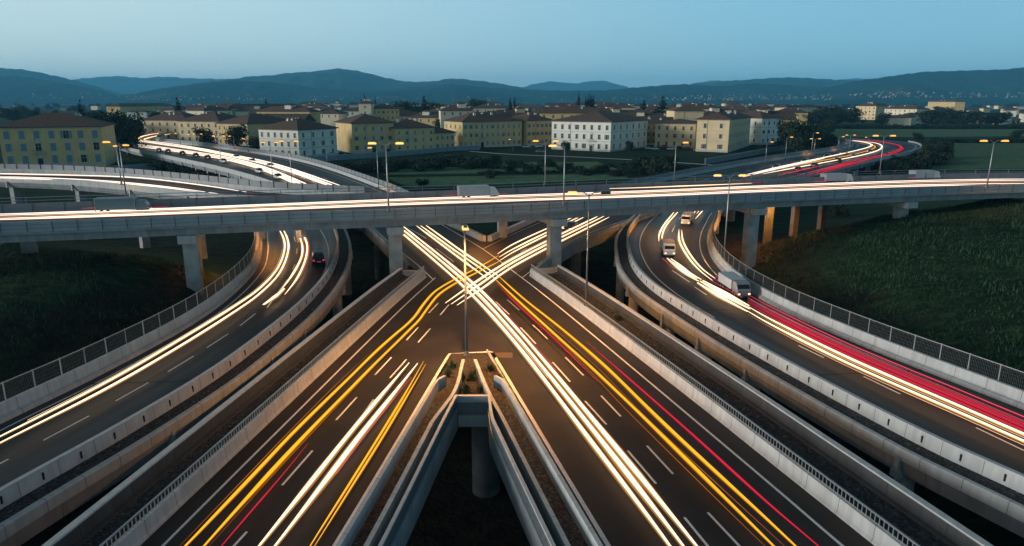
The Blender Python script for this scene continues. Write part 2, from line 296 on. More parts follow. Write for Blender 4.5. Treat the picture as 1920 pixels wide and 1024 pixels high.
a2 = n.new('ShaderNodeMath'); a2.operation = 'ADD'; a2.use_clamp = True; l.new(ad.outputs[0], a2.inputs[0]); l.new(atn.outputs['Fac'], a2.inputs[1])
mx = n.new('ShaderNodeMix'); mx.data_type = 'RGBA'; l.new(a2.outputs[0], mx.inputs[0]); l.new(mu2.outputs[2], mx.inputs[6]); l.new(ea.outputs[0], mx.inputs[7]); l.new(mx.outputs[2], b.inputs['Base Color'])
bp = n.new('ShaderNodeBump'); bp.inputs['Strength'].default_value = .8; bp.inputs['Distance'].default_value = .35; l.new(noise(2.2, 6).outputs['Fac'], bp.inputs['Height']); l.new(bp.outputs[0], b.inputs['Normal'])
me.materials.append(gm); go = bpy.data.objects.new('ground', me); COL.objects.link(go); tag(go, kind='structure')
# cultivated fields on the plain, each with its own crop colour
def field(pts, col, nm):
    (ax, ay), (bx, by), (cx_, cy_), (dx_, dy_) = pts; P4 = [W(*p, -4.2) for p in pts]; nu, nv = 40, 24; vs = []
    for j in range(nv + 1):
        for i in range(nu + 1):
            u, v = i / nu, j / nv; p = P4[0].lerp(P4[1], u).lerp(P4[3].lerp(P4[2], u), v); vs.append((p.x, p.y))
    A = np.array(vs); Z = terr(A[:, 0], A[:, 1]) + .10; ii = np.arange((nu + 1) * (nv + 1)).reshape(nv + 1, nu + 1)
    me = bpy.data.meshes.new(nm); me.from_pydata(np.column_stack([A, Z]).tolist(), [], np.stack([ii[:-1, :-1], ii[:-1, 1:], ii[1:, 1:], ii[1:, :-1]], -1).reshape(-1, 4).tolist()); m = mat(nm, col, .95, .3, .35, .4, spec=.05, detail=8); me.materials.append(m); o = bpy.data.objects.new(nm, me); COL.objects.link(o); tag(o, kind='structure')
field([(770, 348), (1180, 333), (1170, 325), (720, 330)], (.09, .15, .075), 'field'); field([(715, 326), (1165, 320), (1120, 306), (800, 308)], (.10, .16, .08), 'field')
field([(1500, 262), (1925, 259), (1925, 244), (1500, 244)], (.095, .15, .08), 'field'); field([(1745, 318), (1960, 322), (1960, 272), (1790, 271)], (.08, .13, .065), 'field'); field([(1500, 234), (1930, 233), (1930, 231), (1500, 231)], (.08, .11, .06), 'field')
# ------------------------------------------------------------------ hills
hillm = bpy.data.materials.new('wooded_hillside'); hillm.use_nodes = True; n = hillm.node_tree.nodes; l = hillm.node_tree.links; b = n['Principled BSDF']; b.inputs['Roughness'].default_value = 1; b.inputs['Specular IOR Level'].default_value = 0
tc = n.new('ShaderNodeTexCoord')
h1 = ramp(noise(.0016, 4), [(.5, (.011, .021, .012)), (.60, (.020, .032, .016)), (.68, (.06, .062, .036))]); h2 = ramp(noise(.02, 6), [(.3, (.6, .6, .6)), (.7, (1.4, 1.4, 1.4))])
mul = n.new('ShaderNodeMix'); mul.data_type = 'RGBA'; mul.blend_type = 'MULTIPLY'; mul.inputs[0].default_value = 1; l.new(h1.outputs[0], mul.inputs[6]); l.new(h2.outputs[0], mul.inputs[7]); l.new(mul.outputs[2], b.inputs['Base Color'])
def fbm(x, seed, oct_=5):
    r = np.random.default_rng(seed); out = np.zeros_like(x); a = 1; f = 1
    for k in range(oct_): ph = r.uniform(0, 6.28, 3); out += a * (np.sin(x * f + ph[0]) + .6 * np.sin(x * f * 1.73 + ph[1])) ; a *= .5; f *= 2.1
    return out
def ridge(dist, prof, depth, seed, rough=1.0):
    """a hill range: crest at ground distance dist with the given skyline, long spurs running down towards the plain"""
    px = np.arange(prof[0][0], prof[-1][0] + 1, 4.0); p = np.array(prof, float); py = np.interp(px, p[:, 0], p[:, 1])
    k = np.ones(9) / 9; py = np.convolve(np.pad(py, 4, 'edge'), k, 'valid')
    X = (px - 960) / FOC * dist / math.cos(PITCH) * .97; H = np.array([ztop(dist, v) for v in py]) - ZP
    H = np.maximum(H, 4); nr = 26; vs = []; Hs = []
    for i in range(nr):
        t = i / (nr - 1); Y = dist - depth * (1 - t)
        spur = fbm(X / (dist * .045) + t * 1.2, seed) * .12 + fbm(X / (dist * .013), seed + 5) * .035
        prof_ = t ** 1.15; z = H * np.clip(prof_ + spur * rough * math.sin(math.pi * t) * .9, 0, 1.0) + ZP - 2
        if i == nr - 1: z = z + fbm(X / (dist * .004), seed + 9, 3) * dist * .00035
        xs = X * (Y / dist) ** .4
        vs.append(np.stack([xs, np.full_like(xs, Y), z], -1))
    for i in range(1, 5):  # the far side
        t = i / 4; vs.append(np.stack([X, np.full_like(X, dist + depth * .3 * t), H * (1 - t) + ZP - 2], -1))
    A = np.array(vs); r_, c_ = A.shape[:2]; ii = np.arange(r_ * c_).reshape(r_, c_)
    me = bpy.data.meshes.new('hills'); me.from_pydata(A.reshape(-1, 3).tolist(), [], np.stack([ii[:-1, :-1], ii[:-1, 1:], ii[1:, 1:], ii[1:, :-1]], -1).reshape(-1, 4).tolist())
    me.polygons.foreach_set('use_smooth', [True] * len(me.polygons)); me.materials.append(hillm); o = bpy.data.objects.new('hills', me); COL.objects.link(o); tag(o, kind='structure')
ridge(12500, [(100, 176), (160, 149), (230, 143), (255, 142), (290, 147), (330, 143), (380, 147), (450, 148), (560, 156), (700, 180)], 2500, 1, .6)
ridge(12800, [(740, 176), (780, 153), (800, 152), (830, 156), (960, 168), (975, 164), (1010, 155), (1036, 151), (1070, 158), (1098, 152), (1125, 150), (1165, 162), (1230, 176), (1270, 160), (1310, 152), (1330, 150), (1400, 154), (1540, 153), (1560, 148), (1590, 146), (1610, 149), (1650, 145), (1700, 148), (1790, 168)], 2200, 2, .6)
ridge(7800, [(-140, 118), (-40, 123), (0, 125), (40, 128), (75, 129), (110, 136), (150, 145), (195, 158), (240, 173), (290, 186)], 1900, 3)
ridge(8300, [(230, 184), (330, 164), (400, 154), (450, 149), (490, 142), (520, 142), (560, 136), (605, 134), (645, 127), (690, 134), (740, 148), (780, 154), (815, 153), (850, 146), (900, 151), (950, 158), (985, 166), (1090, 172), (1250, 161), (1330, 153), (1400, 148), (1440, 145), (1480, 145), (1540, 149), (1590, 150), (1650, 162), (1740, 178)], 2200, 4)
ridge(6000, [(-160, 150), (-20, 145), (60, 142), (110, 148), (160, 158), (210, 168), (262, 184)], 1500, 5)
ridge(6200, [(230, 186), (300, 170), (370, 160), (430, 152), (470, 151), (530, 154), (600, 164), (680, 170), (760, 166), (820, 158), (860, 158), (930, 165), (1010, 170), (1130, 169), (1200, 162), (1270, 157), (1340, 162), (1390, 155), (1440, 158), (1500, 161), (1560, 166), (1650, 172), (1760, 180)], 1600, 6)
ridge(5600, [(1440, 186), (1520, 168), (1575, 152), (1620, 146), (1660, 140), (1700, 134), (1745, 133), (1800, 131), (1850, 130), (1885, 125), (1925, 119), (2000, 114), (2120, 110)], 1700, 7)
# ------------------------------------------------------------------ road edges, all running away from the camera
E_Lin = smooth(V([(-43, 8), (-39, 26), (-35.8, 44.4), (-34.0, 52.8), (-32.3, 65.5), (-32.3, 76.1), (-34.1, 89.8), (-37.4, 101.4), (-41.8, 114), (-45.2, 124), (-52, 148), (-60, 178), (-86, 217), (-142, 284), (-178, 326), (-212, 375), (-240, 440), (-268, 540)]))
E_Lr = smooth(V([(-34, 10), (-31.4, 22), (-28.6, 34.4), (-26.4, 42.5), (-24.4, 52), (-23.5, 60.3), (-22.9, 72), (-23.4, 84), (-24.9, 95), (-27.3, 106), (-30.0, 115.5), (-33, 125)]))
E_SW = smooth([Vector((-21.6, 11, 0))] + [W(*p) for p in ((262, 1024), (480, 817), (750, 563), (800, 520))], 1.0)
E_SE = smooth([Vector((23.7, 11, 0))] + [W(*p) for p in ((1640, 1024), (1440, 864), (1320, 768), (1052, 560), (992, 517))], 1.0)
P_SWin = smooth([Vector((-11.8, 11, 0))] + [W(*p) for p in ((627, 1024), (752, 816), (842, 664))], 1.0)
P_SEin = smooth([Vector((9.8, 11, 0))] + [W(*p) for p in ((1141, 1024), (987, 768), (922, 659))], 1.0)
E_NWl = smooth([W(766, 497), W(728, 460), W(688, 423), Vector((-33.0, 140, 0))])
E_NWr = smooth([W(903, 453), W(866, 435), W(830, 418), Vector((-16.5, 136, 0)), Vector((-24, 156, 0)), Vector((-35, 180, 0)), Vector((-81, 262, 0)), Vector((-146, 338, 0)), Vector((-195, 388, 0)), Vector((-222, 450, 0)), Vector((-247, 540, 0))])
E_NEl = smooth([W(922, 453), W(960, 436), W(1000, 418), Vector((9.5, 140, 0)), Vector((27, 172, 0)), Vector((53, 208, 0)), Vector((91, 254, 0)), Vector((143, 312, 0)), Vector((170, 350, 0)), Vector((178, 378, 0)), Vector((172, 402, 0)), Vector((150, 420, 0)), Vector((110, 436, 0))])
E_NEr = smooth([W(1004, 508), W(1035, 483), W(1060, 466), W(1140, 433), W(1222, 405), Vector((32, 142, 0))])
E_Rl = smooth(V([(42.5, 7), (36, 22), (29.6, 36), (27.3, 41), (22.3, 56.6), (18.9, 70), (16.9, 80), (16.5, 90), (17.4, 100), (19.3, 112.5), (24.0, 129), (29, 142)]))
E_Rr = smooth(V([(51, 8), (44.5, 27), (37.4, 46.8), (32, 61), (28.6, 73.6), (27.6, 85), (28.6, 97), (31.6, 110.4), (36.6, 125.4), (43.6, 143), (66, 180), (92, 213), (140, 268), (174, 305), (204, 352), (214, 385), (207, 415), (185, 438), (140, 458)]))
E_OV = smooth([W(px, py, 8.5) for px, py in ((-420, 433), (-200, 426), (0, 418), (250, 409), (480, 400), (730, 392), (960, 383), (1210, 371), (1440, 361), (1690, 352), (1850, 346.5), (1920, 345), (2050, 344), (2250, 345))], 2.5)
for p in E_OV: p.z = 0
# ------------------------------------------------------------------ road sheets
def road(name, P, Q, z, m, y0=-1e9, y1=1e9):
    mb = MB(); mb.loft([p + Vector((0, 0, z)) for p in between(P, y0, y1)], [p + Vector((0, 0, z)) for p in between(Q, y0, y1)]); o = mb.build(name, m); return tag(o, kind='structure')
cross_poly = [p.copy() for p in E_SW] + [p.copy() for p in E_NWl] + list(reversed(between(E_NWr, 0, 138))) + between(E_NEl, 0, 138) + list(reversed(between(E_NEr, 0, 141))) + list(reversed(E_SE)) + P_SEin + list(reversed(P_SWin))
from mathutils.geometry import tessellate_polygon
mb = MB()
for t in tessellate_polygon([cross_poly]): mb.face([cross_poly[i] for i in t], 0)
M['asphalt_cross'] = mat('asphalt_crossing', (.034, .029, .027), .6, .2, 22, .12, spec=.14)
_m = M['asphalt_cross'].node_tree; _n = _m.nodes; _l = _m.links; _b = _n['Principled BSDF']; _r = [x for x in _n if x.type == 'VALTORGB'][0]
_t = [x for x in _n if x.type == 'TEX_COORD'][0]; _z = _n.new('ShaderNodeTexNoise'); _z.inputs['Scale'].default_value = .25; _z.inputs['Detail'].default_value = 6; _l.new(_t.outputs['Object'], _z.inputs['Vector'])
_q = _n.new('ShaderNodeMapRange'); _q.inputs[1].default_value = .3; _q.inputs[2].default_value = .7; _q.inputs[3].default_value = .72; _q.inputs[4].default_value = 1.22; _l.new(_z.outputs['Fac'], _q.inputs[0])
_x = _n.new('ShaderNodeMix'); _x.data_type = 'RGBA'; _x.blend_type = 'MULTIPLY'; _x.inputs[0].default_value = 1; _l.new(_r.outputs[0], _x.inputs[6]); _l.new(_q.outputs[0], _x.inputs[7]); _l.new(_x.outputs[2], _b.inputs['Base Color'])
crossing = tag(mb.build('crossing_road', M['asphalt_cross']), kind='structure')
ramp_l = road('curved_ramp_road', E_Lin, E_Lr, .004, M['asphalt_ramp'], -5, 126)
ramp_r = road('curved_ramp_road', E_Rl, E_Rr, .004, M['asphalt_ramp'], -5, 142)
hw_w = road('motorway', E_Lin, E_NWr, -.006, M['asphalt'], 122, 900)
hwr = []
mb = MB()
_a = [p for p in E_NEl if p.y > 130]; _b2 = [p for i, p in enumerate(E_Rr) if p.y > 130]
mb.loft([p + Vector((0, 0, -.006)) for p in _a], [p + Vector((0, 0, -.006)) for p in _b2]); hw_e = tag(mb.build('motorway', M['asphalt']), kind='structure')
OVZ = 7.5
ov_road = MB(); ov_road.sweep(E_OV, [(-.3, OVZ), (-21.4, OVZ)], 0, False, False); ov_road = tag(ov_road.build('overpass_road', M['asphalt_high']), kind='structure')
# flyover at the left, behind the overpass
E_FF = smooth([W(px, py, 6.6) for px, py in ((-260, 332), (0, 338), (110, 342.5), (220, 351), (310, 361), (400, 371))] + [Vector((-34, 107.5, 6.6))], 2.5)
E_FB = smooth([W(px, py, 7.4) for px, py in ((-260, 312), (0, 316), (125, 319), (250, 326), (375, 338), (500, 351))] + [Vector((-24, 112.5, 7.4))], 2.5)
for p in E_FF + E_FB: p.z = 0
FLZ = 6.5
fl_road = MB(); fl_road.loft([p + Vector((0, 0, FLZ)) for p in offs(E_FF, -.2)], [p + Vector((0, 0, FLZ)) for p in offs(E_FB, .2)]); fl_road = tag(fl_road.build('flyover_road', M['asphalt_high']), kind='structure')
# ------------------------------------------------------------------ painted markings (parts of their road)
def line(road_, name, path, w, z):
    mb = MB(); mb.sweep([Vector((p.x, p.y, z)) for p in path], [(-w / 2, 0), (w / 2, 0)], 0, False, False); return mb.build(name, M['paint'], road_)
def pxl(pts, z=0, step=1.5): return smooth([W(a, b, z) for a, b in pts], step)
line(crossing, 'edge_line', offs(E_SW, 1.15)[:] , .17, .005)
line(crossing, 'edge_line', pxl([(813, 525), (782, 496), (730, 455), (690, 422)]), .17, .005)
line(crossing, 'edge_line', pxl([(1720, 1140), (1580, 1024), (1440, 904), (1029, 560), (960, 507), (905, 467), (821, 417)]), .18, .005)
line(crossing, 'edge_line', pxl([(980, 520), (1030, 482), (1053, 466), (1140, 428), (1215, 402)]), .15, .005)
line(crossing, 'edge_line', pxl([(905, 467), (960, 440), (1020, 414)]), .14, .006)
line(crossing, 'edge_line', P_SWin + [W(922, 659)], .24, .005)
line(crossing, 'edge_line', P_SEin, .26, .005)
def dashes(road_, pairs, w, z):
    for a, b in pairs: mb = MB(); mb.sweep([Vector((*W(*a).xy, z)), Vector((*W(*b).xy, z))], [(-w / 2, 0), (w / 2, 0)], 0, False, False); mb.build('lane_dash', M['paint'], road_)
dashes(crossing, [((1283, 970), (1340, 1040)), ((1177, 845), (1230, 907)), ((1097, 752), (1137, 796)), ((1036, 679), (1069, 716)), ((976, 614), (1005, 645)), ((930, 566), (955, 590)), ((1327, 961), (1392, 1030)), ((1213, 836), (1262, 889)), ((1127, 742), (1164, 781)), ((1060, 670), (1094, 704)), ((999, 609), (1027, 636)), ((951, 562), (974, 582)),
                  ((586, 845), (529, 910)), ((669, 745), (630, 788)), ((734, 670), (703, 703)), ((784, 614), (762, 638)), ((822, 568), (804, 587)), ((463, 997), (400, 1066)), ((624, 848), (570, 916)), ((701, 749), (661, 804)), ((762, 674), (731, 709)), ((807, 616), (784, 642)), ((842, 571), (825, 591)),
                  ((818, 466), (851, 491)), ((760, 424), (799, 447)), ((1008, 466), (1022, 458)), ((976, 472), (988, 466))], .15, .005)
LD = [((-20, 880), (16, 861)), ((81, 826), (167, 780)), ((217, 752), (279, 717)), ((315, 697), (363, 668)), ((388, 652), (428, 626)), ((450, 611), (479, 588)), ((501, 577), (539, 524)), ((549, 506), (553, 496)), ((556, 476), (557, 466)), ((554, 453), (551, 444))]
dashes(ramp_l, LD, .15, .009)
dashes(ramp_r, [((1497, 648), (1545, 671)), ((1619, 706), (1688, 739)), ((1830, 802), (1920, 845)), ((1302, 538), (1325, 553)), ((1260, 507), (1293, 529)), ((1260, 466), (1257, 449)), ((1260, 435), (1266, 422)), ((1273, 411), (1280, 404))], .15, .009)
line(ramp_l, 'edge_line', between(offs(E_Lin, .85), 8, 124), .16, .009)
line(ramp_l, 'edge_line', pxl([(470, 640), (510, 616), (562, 575), (587, 545), (606, 515), (615, 490), (616, 467), (609, 446), (596, 424)]), .15, .009)
line(ramp_r, 'edge_line', between(offs(E_Rr, -1.1), 8, 140), .16, .009)
line(ramp_r, 'edge_line', pxl([(1239, 397), (1215, 420), (1202, 443), (1200, 465), (1210, 492), (1226, 515), (1260, 545), (1300, 572), (1340, 596)]), .15, .009)
for road_, A, B, y0, y1, ks in ((hw_w, E_Lin, E_NWr, 140, 560, (.06, .30, .50, .72, .93)), (hw_e, _a, _b2, 150, 560, (.07, .28, .5, .72, .93))):
    a = resample(between(A, y0, y1), n=160); b = resample(between(B, y0, y1), n=160)
    for k in ks:
        P = [p.lerp(q, k) for p, q in zip(a, b)]
        if k in (.06, .07, .93): line(road_, 'edge_line', P, .22, .002)
        else:
            mb = MB()
            for d in np.arange(0, arc(P)[-1] - 6, 11): p, _ = at_s(P, d); q, _ = at_s(P, d + 4.5); p.z = q.z = .002; mb.sweep([p, q], [(-.1, 0), (.1, 0)], 0, False, False)
            mb.build('lane_line', M['paint'], road_)
line(ov_road, 'edge_line', offs(E_OV, -1.0), .16, OVZ + .006); line(ov_road, 'edge_line', offs(E_OV, -12.0), .16, OVZ + .006)
M['joint'] = mat('rubber_joint', (.012, .012, .013), .7, .2, 4); M['patch'] = mat('asphalt_patch', (.085, .06, .042), .8, .25, 14)
def joint(road_, a, b, w, z): mb = MB(); mb.sweep([Vector((a.x, a.y, z)), Vector((b.x, b.y, z))], [(-w / 2, 0), (w / 2, 0)], 0, False, False); mb.build('expansion_joint', M['joint'], road_)
for road_, A, B, ys in ((ramp_l, E_Lin, E_Lr, (34, 52, 72, 92, 110)), (ramp_r, E_Rl, E_Rr, (36, 54, 72, 90, 108))):
    a = resample(between(A, 6, 124), n=200); b = resample(between(B, 6, 124), n=200)
    for y in ys: i = min(range(200), key=lambda k: abs((a[k].y + b[k].y) / 2 - y)); joint(road_, a[i], b[i], .16, .0115)
joint(crossing, W(500, 800), W(770, 742), .05, .0045); joint(crossing, W(1010, 800), W(1330, 772), .05, .0045); joint(crossing, W(700, 600), W(1110, 604), .05, .0045)
q = W(940, 666); mb = MB(); mb.box((q.x, q.y, .003), (2.0, 1.3, .004)); mb.build('asphalt_patch', M['patch'], crossing); q = W(1400, 905); mb = MB(); mb.box((q.x, q.y, .003), (1.1, 4.5, .004), 0, .25); mb.build('asphalt_patch', M['joint'], crossing)
# ------------------------------------------------------------------ viaducts
def posts(mb, path, gap, o, z0, z1, w, m=0, d=None):
    L = arc(path)[-1]; k = max(1, int(L / gap))
    for i in range(k + 1):
        p, t = at_s(path, L * i / k); nrm = Vector((t.y, -t.x, 0)); c = p + nrm * o; mb.box((c.x, c.y, (z0 + z1) / 2 + p.z), (w, d or w, z1 - z0), m, math.atan2(t.y, t.x))
def barrier(name, label, path, prof, m, cat='barrier', parts=()):
    t = thing(name, label, cat, path[len(path) // 2]); loc = t.location.copy()
    mb = MB(); mb.sweep([p - loc for p in path], prof); mb.build('wall', m, t)
    return t, loc
def railing(t, loc, path, o, z0, z1, gap=.22, part='railing', m='steel', postgap=None):
    mb = MB(); P = [p - loc for p in path]; mb.sweep(P, [(o - .05, z1 - .07), (o + .05, z1 - .07), (o + .05, z1), (o - .05, z1)]); mb.sweep(P, [(o - .02, z0 + .04), (o + .02, z0 + .04), (o + .02, z0 + .08), (o - .02, z0 + .08)])
    posts(mb, P, gap, o, z0, z1 - .06, .045); return mb.build(part, M[m], t)
def wire_fence(label, path, o, z0, z1, gap=2.4):
    t = thing('wire_fence', label, 'fence', path[len(path) // 2]); loc = t.location.copy(); P = [p - loc for p in path]; L = arc(P)[-1]; k = int(L / gap); k = min(k, 98)
    mb = MB(); posts(mb, P, .13, o, z0 + .1, z1 - .06, .028, 0, .012)
    for z in np.arange(z0 + .1, z1, .3): mb.sweep(P, [(o - .008, z), (o + .008, z), (o + .008, z + .016), (o - .008, z + .016)])
    mb.build('wire_mesh', M['mesh'], t)
    mb = MB(); mb.sweep(P, [(o - .03, z1 - .06), (o + .03, z1 - .06), (o + .03, z1), (o - .03, z1)]); mb.build('top_rail', M['steel'], t)
    for i in range(k + 1):
        p, tt = at_s(P, L * i / k); nrm = Vector((tt.y, -tt.x, 0)); c = p + nrm * o; mb = MB(); mb.box((0, 0, 0), (.07, .07, z1 - z0 + .08)); q = mb.build('post', M['steel'], t, loc=(c.x, c.y, (z0 + z1) / 2)); q.rotation_euler.z = math.atan2(tt.y, tt.x)
    return t
def slots(path, o, z, gap, side, m=None):
    mb = MB(); posts(mb, path, gap, o + side * .012, z - .22, z + .22, .09, 0, .05); return mb
def pier_round(t, loc, x, y, ztop_, r, m='conc_pier'):
    zb = tz(x, y) - 1; n = 24; mb = MB(); P = [Vector((x, y, zb)) - loc, Vector((x, y, ztop_)) - loc]; mb.tube(P, r, 0, n); p = mb.build('pier', M[m], t, True); return p
def pier_box(t, loc, x, y, ztop_, w, d, rz, m='conc_pier'):
    zb = tz(x, y) - 1; mb = MB(); mb.box((x - loc.x, y - loc.y, (zb + ztop_) / 2 - loc.z), (w, d, ztop_ - zb), 0, rz); return mb.build('pier', M[m], t)
# --- left and right curved ramps
def ramp_viaduct(label, inner, outer, s, y0, y1, py):
    """inner edge carries wall and fence, outer edge wall, gravel verge and parapet; s = +1 when the outer edge is on the right"""
    I = between(inner, y0, y1); O = between(outer, y0, y1); t = thing('ramp_viaduct', label, 'viaduct', (I[len(I) // 2] + O[len(O) // 2]) / 2); loc = t.location.copy()
    I = [p - loc for p in I]; O = [p - loc for p in O]
    mb = MB(); mb.sweep(I, [(0, 0), (0, .34), (-s * .32, .40), (-s * .38, 1.22), (-s * .68, 1.22), (-s * .70, -1.5), (s * .4, -1.5), (s * .4, -.05)]); mb.build('kerb_wall', M['conc'], t)
    mb = MB(); mb.sweep(O, [(0, -.05), (s * .02, .96), (s * .26, .96), (s * .34, -.05)]); w = mb.build('guard_wall', M['conc'], t)
    mb = MB(); mb.sweep(O, [(-s * .02, .962), (s * .30, .962), (s * .30, 1.03), (-s * .02, 1.03)]); mb.build('coping', M['coping'], w)
    L_ = arc(O)[-1]; k_ = int(L_ / 2.6); sm_ = None
    for i_ in range(k_):
        p, tt = at_s(O, L_ * (i_ + .5) / k_); nn = Vector((tt.y, -tt.x, 0)); c = p + nn * s * .31
        if sm_ is None: mb = MB(); mb.box((0, 0, 0), (.10, .08, .46)); q = mb.build('drain_slot', M['slot'], w); sm_ = q.data
        else: q = bpy.data.objects.new('drain_slot', sm_); COL.objects.link(q); q.parent = w
        q.location = (c.x, c.y, .48); q.rotation_euler.z = math.atan2(tt.y, tt.x)
    mb = MB(); mb.sweep(O, [(s * .34, .0), (s * 1.75, .0)], 0, False, False); mb.build('gravel_verge', M['gravel'], t)
    mb = MB(); mb.sweep(O, [(s * 1.70, -.3), (s * 1.70, .10), (s * 1.76, .15), (s * 2.06, .15), (s * 2.16, .06), (s * 2.18, -.62), (s * 1.9, -.68)]); mb.build('parapet', M['conc'], t)
    mb = MB(); mb.sweep(O, [(s * 2.06, -.685), (s * 1.96, -1.62), (-s * .2, -1.8), (-s * .2, -.3)]); mb.build('girder', M['conc_girder'], t)
    mb = MB(); n_ = max(len(I), len(O)); a = resample(I, n=n_); b = resample(O, n=n_); mb.loft([p + Vector((0, 0, -1.4)) for p in a], [p + Vector((0, 0, -1.6)) for p in b]); mb.build('deck_underside', M['conc_pier'], t)
    for yy in py:
        p = min(O, key=lambda q: abs(q.y + loc.y - yy)); i = O.index(p); nn = normals(O)[i]; c = p + loc + nn * s * 1.25
        pr = pier_round(t, loc, c.x, c.y, -1.75, .62)
        mb = MB(); q = p + nn * s * 2.0; mb.box((q.x, q.y, -.95), (.5, .34, 1.1), 0, math.atan2(nn.y, nn.x)); mb.box((q.x, q.y, -1.65), (.62, .62, .5), 0, math.atan2(nn.y, nn.x)); mb.build('drain_box', M['conc'], t)
    return t
vl = ramp_viaduct('curved concrete ramp viaduct at the left, with one black car driving away on it', E_Lin, E_Lr, 1, -2, 124, (44, 58, 66, 84, 104))
vr = ramp_viaduct('curved concrete ramp viaduct at the right, with lorries and red streaks on it', E_Rr, E_Rl, -1, -2, 138, (28, 42, 56, 64, 72, 84, 100))
wire_fence('long wire fence on the left curved ramp, against the dark grass bank', between(E_Lin, 8, 122), -.80, 1.0, 2.5)
wire_fence('long wire fence on the right curved ramp, against the sloping grass field', between(E_Rr, 8, 128), .80, 1.0, 2.5)
# --- crossing deck
cv = thing('crossing_viaduct', 'straight concrete bridge deck carrying the X shaped crossing, on round piers over the dark pit', 'viaduct', (0, 70, 0)); cl = cv.location.copy()
mb = MB()
for t_ in tessellate_polygon([cross_poly]): mb.face([cross_poly[i] - cl + Vector((0, 0, -1.3)) for i in t_], 0)
mb.build('deck_underside', M['conc_pier'], cv)
def edge_girder(path, s, o=0.0, z0=-1.5, z1=-.05, w=.5, name='girder'):
    mb = MB(); mb.sweep([p - cl for p in path], [(s * o, z0), (s * (o + w), z0), (s * (o + w), z1), (s * o, z1)]); return mb.build(name, M['conc_girder'], cv)
edge_girder(E_NWl, -1); edge_girder(between(E_NEr, 0, 139), 1); edge_girder(between(E_NWr, 0, 140), 1); edge_girder(between(E_NEl, 0, 140), -1)
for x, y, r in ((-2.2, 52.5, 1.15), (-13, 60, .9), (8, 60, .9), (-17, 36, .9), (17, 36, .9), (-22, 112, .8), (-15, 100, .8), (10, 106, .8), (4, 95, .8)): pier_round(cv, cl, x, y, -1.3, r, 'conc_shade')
# verge trough + outer parapet along the two near arms
def verge(path, s, wd, label, label2):
    t, loc = barrier('roadside_barrier', label, path, [(0, -.05), (s * .03, .12), (s * .12, .2), (s * .16, .95), (s * .44, .95), (s * .46, -.05)], M['conc'])
    railing(t, loc, path, s * .32, .95, 1.5, .3)
    t2 = thing('verge_parapet', label2, 'parapet', path[len(path) // 2]); P = [p - loc for p in path]
    mb = MB(); mb.sweep(P, [(s * .46, .05), (s * (wd - .3), .06)], 0, False, False); mb.build('gravel_strip', M['gravel'], t2)
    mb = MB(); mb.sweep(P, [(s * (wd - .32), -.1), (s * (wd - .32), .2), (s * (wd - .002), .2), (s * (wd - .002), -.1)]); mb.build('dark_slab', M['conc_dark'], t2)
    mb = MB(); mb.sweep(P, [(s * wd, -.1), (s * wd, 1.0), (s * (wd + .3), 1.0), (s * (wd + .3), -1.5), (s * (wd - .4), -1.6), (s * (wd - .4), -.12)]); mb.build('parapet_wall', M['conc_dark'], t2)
    mb = MB(); mb.sweep(P, [(s * (wd - .05), 1.002), (s * (wd + .36), 1.002), (s * (wd + .36), 1.12), (s * (wd - .05), 1.12)]); mb.build('coping', M['coping'], t2)
    mb = MB(); e = path[-1] - loc; d = (path[-1] - path[-2]).normalized(); nn = Vector((d.y, -d.x, 0)); a = e + nn * s * .46; b = e + nn * s * wd; c = (a + b) / 2 + d * .1; mb.box((c.x, c.y, .35), ((b - a).length, .25, .9), 0, math.atan2(nn.y, nn.x)); mb.build('end_wall', M['conc'], t2)
    mb = MB(); mb.sweep(P, [(s * .4, -1.5), (s * (wd + .2), -1.5)], 0, False, False); mb.build('underside', M['conc_pier'], t2)
verge(E_SW, -1, 3.2, 'long pale barrier with a baluster rail, along the yellow streaked arm at the left', 'dark parapet with pale coping and gravel strip, outside the left barrier of the crossing')
verge(E_SE, 1, 3.9, 'long pale barrier with a baluster rail, along the red streaked arm at the right', 'dark parapet with pale coping and gravel strip, outside the right barrier of the crossing')
# low parapets of the far arms, the V of walls at the far side
for P, s, lb in ((E_NWl, -1, 'low dark parapet on the left edge of the far left arm, passing under the overpass'), (between(E_NEr, 0, 139), 1, 'low dark parapet on the right edge of the far right arm, passing under the overpass')):
    t, loc = barrier('deck_parapet', lb, P, [(0, -.05), (s * .02, .5), (s * .4, .5), (s * .42, -.05)], M['conc_girder'], 'parapet'); railing(t, loc, P, s * .3, .5, 1.0, 1.6)
for P, s, lb in ((E_NWr, 1, 'left wall of the far V, continuing along the left motorway'), (E_NEl, -1, 'right wall of the far V, continuing along the right motorway')):
    t, loc = barrier('motorway_wall', lb, P, [(0, -.05), (s * .05, .9), (s * .75, .9), (s * .8, -1.6), (s * .2, -1.6)], M['conc'], 'barrier')
    Q = between(P, 128, 700); mb = MB(); mb.sweep([p - loc for p in Q], [(s * .85, .3), (s * .85, 2.0), (s * .9, 2.0), (s * .9, .3)]); posts(mb, [p - loc for p in Q], 4, s * .8, .3, 2.05, .1); mb.build('noise_screen', M['screen'], t)
